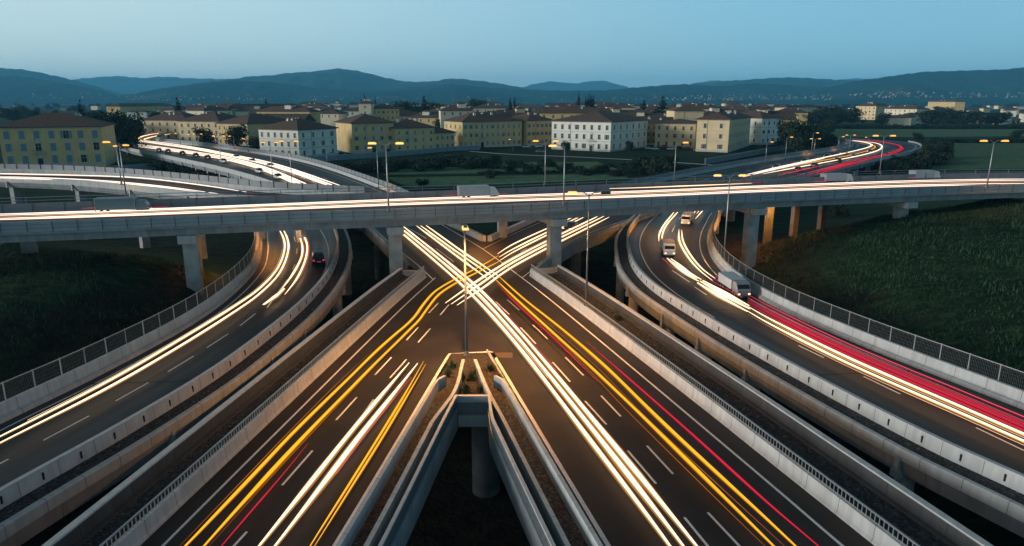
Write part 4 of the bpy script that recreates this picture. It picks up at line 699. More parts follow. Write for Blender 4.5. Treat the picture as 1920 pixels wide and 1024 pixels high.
for lb, px, py, w in (('red streak before the blue grey lorry on the overpass', 176, 390, 22), ('red streak behind the blue grey lorry on the overpass', 294, 389, 20), ('red streak left of the central white lorry on the overpass', 843, 366, 14), ('red streak right of the central white lorry on the overpass', 943, 363, 8), ('red streak left of the third lorry on the overpass', 1538, 340, 15), ('red streak left of the last white lorry on the overpass', 1711, 333, 9)): trail(lb, [[(px - w, py + w * .035), (px + w, py - w * .035)]], OVZ + 1.0, .16, 'pink', 'red_dim')
trail('white light trail along the far side of the curved flyover at the left', [[(-120, 324), (0, 326), (125, 328.5), (250, 333), (375, 347), (462, 360)]], FLZ + .6, .22, 'white_cool', 'blush', step=3); trail('white light trail along the near side of the curved flyover at the left', [[(-120, 329), (0, 331.5), (175, 338), (300, 349), (408, 363)], [(-120, 331), (0, 333.5), (175, 340.5), (298, 351), (404, 364.5)]], FLZ + .6, .2, 'white_cool', 'blush', step=3)
trail('red streak at the end of the flyover trails', [[(455, 359), (475, 361.5)]], FLZ + .6, .2, 'red', 'red_dim')
NWF = lambda d: [(258, 272 + d), (300, 277 + d), (365, 286 + d * 1.1), (420, 295 + d * 1.3), (477, 309 + d * 1.5), (520, 324 + d * 1.8), (560, 341 + d * 2), (592, 354 + d * 2.2)]
NWB = lambda d: [(262, 263 + d * .7), (300, 268 + d), (365, 277.5 + d), (445, 293 + d * 1.2), (500, 305 + d * 1.5), (545, 318 + d * 1.7), (600, 337 + d * 2), (645, 352.5 + d * 2.2)]
trail('broad white light trail down the near carriageway of the left motorway', [NWF(-1), NWF(1), NWF(3)], .7, .50, 'white_cool', 'amber', flat=.4, step=4); trail('broad white light trail down the far carriageway of the left motorway', [NWB(-1), NWB(1), NWB(2.5)], .7, .50, 'white_cool', 'amber', flat=.4, step=4)
trail('white light trail round the far bend of the left motorway, uppermost', [[(259, 262), (264, 257), (285, 252), (318, 248)], [(262, 268), (272, 261), (292, 255.5), (320, 251)]], .7, .5, step=5); trail('pink light trail beyond the far bend of the left motorway', [[(276, 240), (296, 242.5), (318, 244.5)], [(277, 243), (296, 245)]], 1.5, .6, 'pink', 'red_dim', step=5)
trail('red tail light streak at the front end of the left motorway trails', [[(640, 351), (652, 355)]], .8, .25, 'red', 'red_dim')
trail('white light trail down the middle of the right motorway', [[(1389, 330), (1449, 316), (1499, 305), (1543, 296), (1598, 284), (1628, 276), (1634, 271), (1612, 265.5), (1573, 262)], [(1393, 331.5), (1452, 317.5), (1502, 306.5), (1546, 297)]], .7, .48, 'white_cool', 'amber', flat=.4, step=4)
trail('second white light trail on the right motorway, next to the red ones', [[(1430, 326), (1500, 313), (1560, 302), (1620, 290), (1648, 281), (1653, 273), (1640, 268), (1600, 263)]], .7, .42, 'white_cool', 'amber', flat=.4, step=4); trail('amber light trail between the white ones of the right motorway', [[(1420, 324), (1500, 308.5), (1560, 298), (1612, 287), (1641, 276), (1630, 269)]], .6, .28, 'gold', 'gold_dim', step=4)
trail('broad red light trail down the near lane of the right motorway', [[(1490, 330), (1520, 323), (1598, 303), (1662, 289), (1688, 279), (1682, 272), (1644, 265), (1600, 261)], [(1512, 329), (1540, 321), (1606, 304), (1668, 290), (1692, 279.5), (1685, 271.5)], [(1530, 327), (1570, 315), (1630, 300)]], .7, .46, 'red', 'red_dim', step=4)
trail('short red streak among the dark vans of the right motorway', [[(1461, 329), (1500, 320), (1540, 311)], [(1462, 327), (1480, 322.5)]], .7, .3, 'pink', 'red_dim', step=3)
# ------------------------------------------------------------------ street lamps
LAMP_N = [0]
def lamp(label, bx, by, z, ty, arms, lit=True, power=900, r=.11, alen=1.4, near=False, wide=112):
    """arms: list of (dx, dy, on) directions"""
    p = W(bx, by, z); zg = z; h = ztop(p.y, ty) - z; t = thing('street_lamp', label, 'street lamp', p, 0, 'street lamps along the roads')
    mb = MB(); mb.tube([Vector((0, 0, 0)), Vector((0, 0, h * .5)), Vector((0, 0, h))], [r, r * .8, r * .55], 0, 10); mb.build('pole', M['steel_dark' if wide > 120 else 'steel'], t, True)
    mb = MB(); mb.box((0, 0, .06), (.5, .5, .12)); mb.tube([Vector((0, 0, .1)), Vector((0, 0, .5))], [r * 1.7, r * 1.2], 0, 10); mb.build('base_plate', M['steel_dark'], t)
    for dx, dy, on in arms:
        d = Vector((dx, dy, 0)).normalized(); e = Vector((0, 0, h)) + d * alen + Vector((0, 0, .18 * alen)); mb = MB(); mb.tube([Vector((0, 0, h - .25)), Vector((0, 0, h)) + d * alen * .35 + Vector((0, 0, .12 * alen)), e], r * .45, 0, 8); a = mb.build('arm', M['steel'], t)
        mb = MB(); c = e + d * .3; ang = math.atan2(d.y, d.x); mb.box((0, 0, .06), (1.0, .36, .14), 0, ang, .8); hd_ = mb.build('lamp_head', M['steel_dark'], a, loc=c)
        mb = MB(); mb.box((c.x, c.y, c.z - .09), (1.0, .52, .26), 0, ang, .8); mb.build('lamp_lens', M['bulb_near' if near else 'bulb'] if on else M['glass'], a)
        if on and lit:
            LAMP_N[0] += 1; L = bpy.data.lights.new('lamp_light', 'SPOT'); L.energy = power; L.color = (1, .43, .11); L.spot_size = R(wide); L.spot_blend = .85; L.shadow_soft_size = .25
            lo = bpy.data.objects.new('lamp_light', L); COL.objects.link(lo); lo.parent = t; lo.location = c + d * 1.5 - Vector((0, 0, .9))
    return t
l_ = (-1, 0, 1); r_ = (1, 0, 1); r0 = (1, 0, 0); l0 = (-1, 0, 0)
lamp('tall lamp post in the planted island at the centre, its single head facing the camera', 875, 668, .05, 424, [(.15, -1, 1)], power=16000, r=.13, alen=.5, near=True, wide=178)
lamp('lamp post on the barrier of the right arm, left head lit and right head dark', 1099, 572, .95, 364, [l_, r0], power=11000, near=True, wide=150)
lamp('double headed lamp post at the wire fence of the right ramp', 1357, 486, .4, 331, [l_, r_], power=3500, near=True)
lamp('double headed lamp post on the front parapet of the overpass, over the left pier', 729, 398, 8.2, 271, [l_, r_], power=1300, near=True)
lamp('lamp post left of the overpass double lamp, standing on the motorway wall behind', 710, 354, .9, 278, [(-1, -.4, 1)], power=3000)
lamp('lamp post with a blazing head on the front parapet, before the white palazzo', 1057, 386, 8.2, 275, [(-1, -.3, 1)], power=1300, near=True)
lamp('double headed lamp post behind the overpass, just left of the white palazzo', 1022, 346, 7.7, 266, [l_, r_], power=1500)
lamp('lamp post behind the overpass, before the parked cars of the yellow house', 1264, 338, 7.7, 269, [r_], power=1500)
lamp('double headed lamp post nearest the right end of the overpass', 1850, 352, 8.2, 266, [l_, r_], power=1800)
lamp('double headed lamp post behind the overpass, before the far bend of the right motorway', 1649, 326, 7.7, 256, [l_, r_], power=1500)
lamp('lamp post nearest the left palazzo, taller of the two by the flyover', 237, 370, 7.7, 268, [(-1, -.2, 1)], power=1500)
lamp('shorter double lamp post by the flyover, near the left palazzo', 228, 346, 7.2, 274, [(.4, -1, 1), r_], power=1500)
for args in [('lamp post on the left motorway, second from the overpass', 512, 342, .9, 268, [l_, r_], 2500), ('double lamp post on the left motorway, nearest to the overpass', 549, 361, .9, 266, [l_, r_], 2500), ('double lamp post on the near edge of the left motorway, third from the overpass', 415, 307, .9, 256, [l_, r_], 2500)]: lamp(*args[:6], power=args[6])
for lb, bx, by, ty, arms in [('lamp post by the dark trees on the far edge of the left motorway', 440, 280, 256, [l_]), ('lamp post on the far edge of the left motorway, left of the small white house', 466, 285, 261, [l_]), ('double lamp post on the left motorway, right one of a close pair', 373, 275, 252, [l_, r_]), ('lamp post on the far edge of the left motorway, left one of a close pair', 362, 273, 253, [l_]), ('lamp post at the inner bend of the left motorway', 338, 270, 251, [l_]), ('first lamp of the tiny row beyond the left motorway bend', 287, 248, 232, [r_]), ('second lamp of the tiny row beyond the left motorway bend', 299, 248, 234, [r_]), ('third lamp of the tiny row beyond the left motorway bend', 306, 248, 234, [r_]), ('fourth lamp of the tiny row beyond the left motorway bend', 313, 248, 235, [r_]),
                             ('lamp post before the right garden wall, nearest the tall ochre house', 1435, 305, 267, [r_]), ('lamp post on the far edge of the right motorway, second from the overpass', 1472, 298, 258, [r_]), ('taller lamp of the close pair on the right motorway, beside the dark trees', 1521, 289, 250, [r_]), ('shorter lamp of the close pair on the right motorway, beside the dark trees', 1526, 288, 261, [l_, r_]), ('lamp post where the right motorway vanishes behind a bush', 1571, 281, 257, [r_]), ('double lamp post inside the bend of the right motorway', 1592, 280, 254, [l_, r_]), ('small lamp at the far side of the right motorway bend', 1629, 266, 258, [l_])]: lamp(lb, bx, by, .9, ty, arms, power=1500)
lamp('small unlit lamp post before the small white house', 614, 314, -3, 287, [r0], lit=False); lamp('small lamp before the long yellow house', 962, 283, -3, 262, [l_], power=900)
# luminaires fixed under the overpass slab
def underlamp(label, x, y, z, power):
    t = thing('underdeck_lamp', label, 'lamp', (x, y, z)); mb = MB(); mb.box((0, 0, .12), (1.2, .4, .18)); mb.build('lamp_body', M['steel_dark'], t); mb = MB(); mb.box((0, 0, 0), (1.0, .3, .06)); mb.build('lamp_lens', M['bulb'], t)
    L = bpy.data.lights.new('lamp_light', 'SPOT'); L.energy = power; L.color = (1, .38, .06); L.spot_size = R(165); L.spot_blend = .5; L.shadow_soft_size = .2; lo = bpy.data.objects.new('lamp_light', L); COL.objects.link(lo); lo.parent = t; lo.location = (0, 0, -.1)
underlamp('sodium lamp under the overpass slab, above the orange lit earth at the right', 46, 124, 5.6, 14000); underlamp('sodium lamp under the overpass slab, above the piers at the left', -44, 99, 5.6, 7000); underlamp('sodium lamp under the overpass slab, over the crossing', -5, 101, 5.6, 6000)
underlamp('sodium lamp under the overpass slab, above the right ramp', 27, 117, 5.6, 5000); underlamp('sodium lamp under the overpass slab, above the left ramp', -36, 103, 5.6, 3000)
# ------------------------------------------------------------------ buildings
def window_mesh(w, h, shut, sur):
    mb = MB(); e = .16
    mb.box((0, .0, h / 2), (w, .06, h), 2)
    if sur:
        for x in (-w / 2 - e / 2, w / 2 + e / 2): mb.box((x, -.04, h / 2), (e, .16, h), 0)
        mb.box((0, -.06, h + e / 2 + .03), (w + 2 * e + .16, .24, e + .06), 0); mb.box((0, -.08, -.08), (w + 2 * e + .1, .28, .16), 0)
    else: mb.box((0, -.06, -.06), (w + .2, .2, .12), 0); mb.box((0, -.03, h + .05), (w + .1, .1, .1), 0)
    if shut == 'closed':
        for x in (-w / 4, w / 4): mb.box((x, -.05, h / 2), (w / 2 - .04, .05, h - .04), 1)
    elif shut == 'open':
        for x in (-w * .78, w * .78): mb.box((x, -.05, h / 2), (w * .5, .06, h), 1)
        mb.box((0, -.035, h / 2), (.07, .04, h), 0); mb.box((0, -.035, h * .62), (w, .04, .07), 0)
    else: mb.box((0, -.035, h / 2), (.07, .04, h), 0); mb.box((0, -.035, h * .62), (w, .04, .07), 0)
    return mb
WIN = {}
def win(par, kind, loc, rz, sm='shutter'):
    w, h, sh, su = kind; key = (kind, sm)
    if key not in WIN:
        o = window_mesh(w, h, sh, su).build('window', [M['stone'], M[sm], M['glass']]); WIN[key] = o.data
    else: o = bpy.data.objects.new('window', WIN[key]); COL.objects.link(o)
    o.parent = par; o.location = loc; o.rotation_euler.z = rz; return o
def hip(mb, L, D, z, over=.9, pitch=.42, m=0, gable=False):
    """hip roof over the rectangle x 0..L, y 0..D with eaves at z"""
    x0, x1, y0, y1 = -over, L + over, -over, D + over; hw = min(x1 - x0, y1 - y0) / 2; r = hw * pitch; k = 0 if gable else hw
    if L >= D: a, b = Vector((x0 + k, (y0 + y1) / 2, z + r)), Vector((x1 - k, (y0 + y1) / 2, z + r))
    else: a, b = Vector(((x0 + x1) / 2, y0 + k, z + r)), Vector(((x0 + x1) / 2, y1 - k, z + r))
    c = [Vector((x0, y0, z)), Vector((x1, y0, z)), Vector((x1, y1, z)), Vector((x0, y1, z))]; d = [p - Vector((0, 0, .3)) for p in c]
    if L >= D: fs = [(c[0], c[1], b, a), (c[1], c[2], b), (c[2], c[3], a, b), (c[3], c[0], a)]
    else: fs = [(c[0], c[1], a), (c[1], c[2], b, a), (c[2], c[3], b), (c[3], c[0], a, b)]
    for f in fs: mb.face(f, m)
    for i in range(4): mb.face([c[i], d[i], d[(i + 1) % 4], c[(i + 1) % 4]], m)
    mb.face(d[::-1], m); return r
def chimney(par, x, y, z, h=1.6):
    mb = MB(); mb.box((0, 0, h / 2), (1.3, .9, h), 0); mb.box((0, 0, h + .08), (1.55, 1.15, .16), 1); mb.box((0, 0, h + .3), (.5, .4, .3), 0); mb.build('chimney', [M['plaster_white'], M['tile']], par, loc=(x, y, z))
def palazzo(name, label, A, B, depth, h, floors, bays, sb, wall, kind=(1.1, 1.9, 'closed', True), sm='shutter', tile='tile', portal=None, pitch=.36, lfaces='FLR', group='town houses beyond the motorways', course=True, chim=4, parap=True):
    A = Vector((A[0], A[1], 0)); B = Vector((B[0], B[1], 0)); L = (B - A).length; rz = math.atan2(B.y - A.y, B.x - A.x)
    t = thing(name, label, 'house', (A.x, A.y, ZP), rz, group); mb = MB(); mb.box((L / 2, depth / 2, h / 2 - 1.5), (L, depth, h + 3))
    fh = (h - .6) / floors
    if course:
        for f in range(1, floors):
            z = f * fh + .25; mb.box((L / 2, -.05, z), (L + .1, .1, .22), 1)
            mb.box((-.05, depth / 2, z), (.1, depth - .02, .22), 1); mb.box((L + .05, depth / 2, z), (.1, depth - .02, .22), 1)
        mb.box((L / 2, depth / 2, .45), (L + .12, depth + .12, .9), 1)
    mb.box((L / 2, depth / 2, h - .16), (L + .5, depth + .5, .3), 1)
    if parap:
        mb.bar((L * .33, -.06, 0), (L * .33, -.06, h - .3), .12, m=2)
    mb.build('wall', [M[wall], M['stone'] if wall != 'plaster_white' else M['coping'], M['steel_dark']], t)
    rb = MB(); r = hip(rb, L, depth, h + .3, .9, pitch); roof = rb.build('roof', M[tile], t)
    R_ = random.Random(label)
    for i in range(chim): chimney(roof, L * R_.uniform(.25, .75), depth * R_.uniform(.3, .7), h + .3 + r * .55)
    w, hh, sh, su = kind
    kinds = [kind, (w, hh, 'open', su), (w, hh, None, su)]
    for f in range(floors):
        z = f * fh + (fh - hh) * .48 + .2
        if 'F' in lfaces:
            for i in range(bays):
                if portal and f == 0 and i == portal[0]: continue
                k = kinds[0] if R_.random() < .68 else kinds[R_.randint(1, 2)]; win(t, k, (L * (i + .5) / bays, -.02, z), 0, sm)
        for i in range(sb):
            if 'L' in lfaces: win(t, kinds[0] if R_.random() < .7 else kinds[2], (-.02, depth * (i + .5) / sb, z), -math.pi / 2, sm)
            if 'R' in lfaces: win(t, kinds[0] if R_.random() < .7 else kinds[2], (L + .02, depth * (i + .5) / sb, z), math.pi / 2, sm)
    if portal:
        x = L * (portal[0] + .5) / bays; mb = MB(); mb.box((x, -.1, 1.7), (2.6, .3, 3.4), 0); mb.box((x, -.2, 3.5), (3.1, .5, .3), 0); mb.build('portal', M['stone'], t); mb = MB(); mb.box((x, -.27, 1.45), (1.7, .08, 2.9)); mb.build('door', M['wood'], t)
        z1 = fh + .3; mb = MB(); mb.box((x, -.65, z1), (4.2, 1.2, .25), 0); mb.box((x, -1.2, z1 + 1.05), (4.2, .07, .08), 1); posts(mb, [Vector((x - 2.05, -1.2, z1)), Vector((x + 2.05, -1.2, z1))], .3, 0, .1, 1.05, .04, 1); mb.build('balcony', [M['stone'], M['steel_dark']], t)
        mb = MB(); zt = fh + (fh - hh) * .48 + hh + .55; mb.face([(x - 1.3, -.2, zt), (x + 1.3, -.2, zt), (x, -.2, zt + .8)], 0); mb.face([(x - 1.3, .05, zt), (x - 1.3, -.2, zt), (x, -.2, zt + .8), (x, .05, zt + .8)], 0); mb.face([(x + 1.3, .05, zt), (x + 1.3, -.2, zt), (x, -.2, zt + .8), (x, .05, zt + .8)], 0); mb.build('pediment', M['stone'], t)
    return t
def hpx(px, pyb, pye): p = W(px, pyb, ZP); return ztop(p.y, pye) - ZP
def pz(px, py): p = W(px, py, ZP); return (p.x, p.y)
def PB(name, label, a, b, depth, eave, *k, **kw): return palazzo(name, label, pz(*a), pz(*b), depth, hpx(a[0], a[1], eave), *k, **kw)
PB('palazzo', 'large ochre palazzo with blue shutters and a central balcony, at the far left', (8, 313), (199, 308), 26, 240, 3, 7, 4, 'plaster_yellow', (1.9, 2.9, 'closed', True), portal=(2,), lfaces='FL', chim=3, group=None)
PB('white_house', 'small white corner house with a hip roof beside the left motorway', (562, 297), (633, 290), 24, 244, 3, 4, 6, 'plaster_white', (1.0, 1.9, None, True), 'shutter_dark', lfaces='FL', group=None)
PB('palazzo', 'yellow palazzo with a blank left side and a balcony, right of the small white house', (662, 287), (740, 284), 26, 232, 3, 5, 4, 'plaster_yellow', portal=(2,), lfaces='F', chim=3, group=None)
PB('low_house', 'lower yellow house with a left balcony between two taller yellow ones', (742, 285), (816, 282), 22, 241, 3, 5, 3, 'plaster_yellow', (.9, 1.6, 'closed', True), lfaces='F', group=None)
PB('house_wing', 'two storey yellow wing with a low roof, right of the lower yellow house', (816, 282), (853, 280), 16, 250, 2, 4, 2, 'plaster_yellow', (.9, 1.7, 'closed', True), lfaces='FR', chim=0, group=None)
PB('palazzo', 'long yellow palazzo of eleven bays with balconies, left of the central lamps', (868, 278), (978, 274), 24, 229, 3, 11, 4, 'plaster_yellow', (1.0, 1.9, 'closed', True), portal=(3,), lfaces='FL', chim=4, group=None)
PB('dark_house', 'shadowy yellow house with a loggia, between the long palazzo and the white one', (988, 274), (1036, 272), 24, 227, 3, 6, 3, 'plaster_yellow', (.9, 1.8, 'open', True), 'shutter_dark', lfaces='F', group=None)
PB('white_palazzo', 'big white palazzo with grey windows and a central balcony, at the middle of the town', (1034, 280), (1144, 285), 44, 227, 3, 8, 6, 'plaster_white', (1.15, 2.2, None, True), 'shutter_dark', portal=(5,), lfaces='FR', chim=3, pitch=.26, group=None)
PB('brown_house', 'narrow brown house in the shade right behind the big white palazzo', (1200, 272), (1230, 272), 22, 231, 3, 3, 2, 'plaster_brown', (.9, 1.7, None, False), 'shutter_dark', lfaces='F', chim=1, group=None)
PB('wide_house', 'wide yellow house behind parked cars, with a flat roof edge', (1227, 276), (1302, 278), 22, 231, 3, 5, 2, 'plaster_gold', (1.0, 1.9, None, True), 'shutter_dark', lfaces='F', chim=0, pitch=.16, group=None)
PB('tower_house', 'tall ochre tower house with one big window, behind the wide yellow house', (1262, 262), (1316, 262), 24, 208, 4, 3, 3, 'plaster_gold', (1.2, 1.9, None, True), 'shutter_dark', lfaces='', chim=3, group=None)
PB('ochre_house', 'tall pale ochre house with a nearly blank front and a long right side', (1304, 284), (1364, 286), 60, 224, 3, 2, 10, 'plaster_gold', (1.15, 2.0, None, True), 'shutter_dark', lfaces='FR', chim=4, group=None)
PB('white_annex', 'pale house with shutters at the right end of the town, beside the dark trees', (1425, 272), (1462, 270), 26, 222, 3, 4, 3, 'plaster_white', (.9, 1.8, 'closed', False), 'shutter_dark', lfaces='FL', chim=1, group=None)
for a, b, d, ev, fl, bay, lb, wl in [((352, 262), (402, 258), 34, 226, 3, 2, 'leftmost house of the row along the left motorway, before the bend', 'plaster_gold'), ((414, 268), (474, 263), 30, 228, 3, 2, 'middle house of the row along the left motorway, with trees at its corner', 'plaster_gold'), ((467, 274), (556, 268), 26, 233, 3, 1, 'right house of the row along the left motorway, next to the small white house', 'plaster_yellow')]: PB('row_house', lb, a, b, d, ev, fl, bay, 6, wl, (1.0, 1.8, None, True), 'shutter_dark', lfaces='FL', group='row of houses along the left motorway')
for a, b, d, ev, fl, bay, lb, wl in [((228, 224), (330, 220), 20, 200, 3, 12, 'long low yellow house behind the big dark tree at the left', 'plaster_yellow'), ((432, 232), (574, 228), 24, 204, 3, 13, 'long yellow block behind the row by the left motorway', 'plaster_yellow'), ((576, 240), (640, 240), 26, 213, 3, 4, 'plain cream house with a tall brown chimney, behind the small white house', 'plaster_cream'), ((675, 250), (698, 250), 16, 194, 5, 1, 'narrow pale tower house with a gable, left of the round dark trees', 'plaster_cream'), ((699, 249), (750, 248), 18, 204, 4, 6, 'yellow house joined to the right side of the narrow gabled tower', 'plaster_yellow'), ((728, 246), (800, 244), 24, 218, 3, 4, 'house with a pedimented attic behind the yellow palazzo', 'plaster_gold'), ((800, 248), (866, 246), 24, 222, 3, 4, 'cream house showing between the lower yellow house and the long palazzo', 'plaster_cream'), ((888, 236), (948, 236), 22, 203, 4, 4, 'house with a raised white attic above the long yellow palazzo', 'plaster_cream'), ((330, 230), (372, 228), 22, 207, 3, 4, 'house with a small bell gable at the left end of the town', 'plaster_cream'), ((385, 236), (438, 234), 24, 208, 3, 4, 'gabled house left of the long yellow block', 'plaster_cream'),
                                 ((1044, 236), (1100, 236), 22, 205, 3, 5, 'cream house just left of the four cypresses', 'plaster_cream'), ((1112, 232), (1190, 232), 22, 202, 3, 7, 'cream house just right of the four cypresses', 'plaster_gold'), ((1206, 232), (1240, 232), 20, 204, 3, 3, 'small ochre house between the slim cypress and the broad dark one', 'plaster_gold'),
                                 ((1474, 224), (1540, 222), 18, 202, 4, 9, 'apartment house right of the dark trees, leftmost of four blocks beyond the fields', 'plaster_gold'), ((1602, 224), (1640, 225), 26, 199, 4, 5, 'tall apartment house with a balcony, second of four blocks beyond the fields', 'plaster_gold'), ((1656, 227), (1716, 229), 20, 204, 4, 7, 'broad apartment house with a white front, third of four blocks beyond the fields', 'plaster_cream'), ((1738, 208), (1788, 210), 20, 191, 3, 6, 'yellow house on the right above the trees, last of four blocks beyond the fields', 'plaster_yellow')]:
    PB('apartment_house', lb, a, b, d, ev, fl, bay, 3, wl, (1.0, 1.7, None, False), 'shutter_dark', lfaces='FR' if a[0] > 1400 else 'FL' if a[0] < 500 else 'F', course=False, chim=3, group='houses further back in the town', parap=False)
for a, b, ev, lb in [((1764, 232), (1798, 232), 220, 'low dark barn with a wide roof, nearest the fields at the right'), ((1820, 232), (1856, 232), 224, 'low brown walled shed with a wide roof, at the right'), ((1888, 232), (1912, 232), 225, 'low brown shed at the right edge of the view')]:
    A, B = pz(*a), pz(*b); L = math.dist(A, B); h = hpx(*a, ev); t = thing('farm_shed', lb, 'shed', (A[0], A[1], ZP), 0); mb = MB(); mb.box((L / 2, 5, h / 2 - 1), (L, 10, h + 2)); mb.build('wall', M['plaster_brown'], t); mb = MB(); hip(mb, L, 10, h + .3, .8, .35, 0, True); mb.build('roof', M['tile'], t)
    for i in range(3): mb = MB(); mb.box((L * (i + .5) / 3, -.04, h * .42), (L * .2, .1, h * .8)); mb.build('door', M['glass'], t)
# the town behind, row after row
TR = random.Random(21); row = 0; protos = []
for D in (452, 500, 555, 615, 690, 775, 880, 1000, 1150, 1330, 1560, 1850):
    px = 470 + TR.uniform(0, 40) - (D > 700) * 120; col_ = 0; rightlim = 1440
    while px < rightlim:
        wd = TR.uniform(22, 46); wpx = wd / D * FOC
        if TR.random() < .84 and not (640 < px + wpx and px < 765 and D < 600):
            X = (px - 960) / FOC * (D + 5); h = TR.uniform(9.5, 14) + (TR.random() < .14) * 4; dep = TR.uniform(13, 20); wl = TR.choice(['plaster_gold', 'plaster_cream', 'plaster_yellow', 'plaster_cream', 'plaster_white']); rz = TR.uniform(-.25, .25)
            cn = {'plaster_gold': 'pale ochre', 'plaster_cream': 'cream', 'plaster_yellow': 'yellow', 'plaster_white': 'white'}[wl]; sz = 'narrow' if wd < 29 else 'long' if wd > 38 else 'medium'
            nth = ['nearest', 'second', 'third', 'fourth', 'fifth', 'sixth', 'seventh', 'eighth', 'ninth', 'tenth', 'eleventh', 'farthest'][row]; col_ += 1
            lb = f'{sz} {cn} house, {nth} row of town roofs, number {col_} from the left'
            t = thing('town_house', lb, 'house', (X, D + TR.uniform(-9, 9), ZP), rz, 'houses filling the town behind the front palazzi')
            mb = MB(); mb.box((wd / 2, dep / 2, h / 2 - 1), (wd, dep, h + 2)); mb.build('wall', M[wl], t); mb = MB(); r = hip(mb, wd, dep, h + .25, .7, TR.uniform(.36, .5), 0, TR.random() < .3); rf = mb.build('roof', M[TR.choice(['tile', 'tile_dark'])], t)
            if D < 1000:
                for k in range(TR.randint(2, 5)): chimney(rf, wd * TR.uniform(.2, .8), dep * TR.uniform(.3, .6), h + r * .45, 1.8)
            if D < 620:
                nb = max(2, int(wd / 5.5))
                for f in range(2, 3):
                    for i in range(nb): win(t, (1.0, 1.7, None, False), (wd * (i + .5) / nb, -.02, h - 2.9), 0, 'shutter_dark')
            if TR.random() < .4:
                aw, ad = TR.uniform(4, 8), TR.uniform(4, 7); ax, ay = wd * TR.uniform(.1, .6), dep * .2; mb = MB(); mb.box((ax + aw / 2, ay + ad / 2, h + r * .55), (aw, ad, r + 1.6)); at2 = mb.build('attic', M[TR.choice(['plaster_cream', 'plaster_white', wl])], t); mb = MB(); hip(mb, aw, ad, 0, .35, .4, 0, TR.random() < .6); mb.build('attic_roof', M['tile'], at2, loc=(ax, ay, h + r * 1.05 + 1.0))
        px += wpx * TR.uniform(1.02, 1.25)
    row += 1
# far houses right of the town and under the hills
for i in range(46):
    D = TR.uniform(700, 2200); px = TR.choice([TR.uniform(1480, 1940), TR.uniform(1480, 1940), TR.uniform(-20, 330)]); wd = TR.uniform(14, 26); h = TR.uniform(6, 10); X = (px - 960) / FOC * D
    t = thing('country_house', 'small far house among the dark trees of the plain', 'house', (X, D, ZP), TR.uniform(-.5, .5), 'scattered far houses among the trees of the plain'); mb = MB(); mb.box((wd / 2, 5, h / 2), (wd, 10, h)); mb.build('wall', M[TR.choice(['plaster_cream', 'plaster_gold', 'plaster_white'])], t); mb = MB(); hip(mb, wd, 10, h + .2, .6, .45); mb.build('roof', M['tile'], t)
# garden walls
def gwall(label, pts, h=2.2):
    P = smooth([Vector((*pz(*p), 0)) for p in pts], 3); P = [Vector((p.x, p.y, tz(p.x, p.y))) for p in P]; o = P[len(P) // 2].copy(); t = thing('garden_wall', label, 'wall', o); mb = MB(); mb.sweep([p - o for p in P], [(-.12, -.6), (-.12, h), (.12, h), (.12, -.6)]); mb.build('wall', M['fence_blue'], t); mb = MB(); mb.sweep([p - o for p in P], [(-.2, h + .003), (-.2, h + .12), (.2, h + .12), (.2, h + .003)]); mb.build('coping', M['conc'], t)
gwall('long blue grey garden wall below the yellow palazzi, above the dark hedge', [(556, 302), (640, 297), (760, 290), (850, 283), (900, 281)]); gwall('blue grey garden wall between the left palazzo and the left motorway', [(196, 318), (250, 314), (304, 309)]); gwall('blue grey garden wall before the ochre house, running towards the right motorway', [(1322, 304), (1390, 294), (1465, 280), (1545, 268)])
mb = MB(); P = smooth([Vector((*pz(*p), 0)) for p in ((880, 284), (960, 290), (1060, 293), (1190, 298), (1290, 303), (1392, 308))], 3); P = [Vector((p.x, p.y, tz(p.x, p.y) + .12)) for p in P]; mb.sweep(P, [(-1.3, 0), (1.3, 0)], 0, False, False); tag(mb.build('path', M['stone']), kind='structure')
# lattice mast far behind
p = W(1220, 200, ZP); p = Vector(((1220 - 960) / FOC * 1500, 1480, ZP)); t = thing('lattice_mast', 'thin lattice mast rising above the far roofs before the hills', 'mast', p); mb = MB()
for a, b in ((-1, -1), (1, -1), (1, 1), (-1, 1)): mb.bar((a * 2, b * 2, 0), (a * .5, b * .5, 42), .35)
mb.build('leg_frame', M['steel_dark'], t); mb = MB()
for i in range(14):
    k0, k1 = 2 - 1.5 * i / 14, 2 - 1.5 * (i + 1) / 14; mb.bar((-k0, -k0, i * 3), (k1, -k1, i * 3 + 3), .25); mb.bar((-k0, -k0, i * 3), (k0, -k0, i * 3), .25)
mb.build('bracing', M['steel_dark'], t)
# ------------------------------------------------------------------ trees and bushes
def crown_mesh(name, clumps, nleaf, size, m, seed, flat=1.0):
    """leaf-sized faces spread through clumps (centre, radii)"""
    r = random.Random(seed); mb = MB(); vol = [c[1][0] * c[1][1] * c[1][2] for c in clumps]; tot = sum(vol)
    for (c, rad), v in zip(clumps, vol):
        for i in range(int(nleaf * v / tot) + 6):
            while True:
                d = Vector((r.uniform(-1, 1), r.uniform(-1, 1), r.uniform(-1, 1)))
                if .2 < d.length < 1: break
            if r.random() < .55: d = d.normalized() * r.uniform(.78, 1.04)
            q = Vector((c[0] + d.x * rad[0], c[1] + d.y * rad[1], c[2] + d.z * rad[2])); s = size * r.uniform(.5, 1.25)
            a = Vector((r.gauss(0, 1), r.gauss(0, 1), r.gauss(0, 1))).normalized(); n_ = (d + Vector((r.gauss(0, .6), r.gauss(0, .6), r.gauss(0, .6) + .3))).normalized(); a = a.cross(n_)
            if a.length < .05: continue
            a.normalize(); b = n_.cross(a)
            mb.face([q - a * s, q - b * s * .6, q + a * s, q + b * s * .6], 0)
    return mb
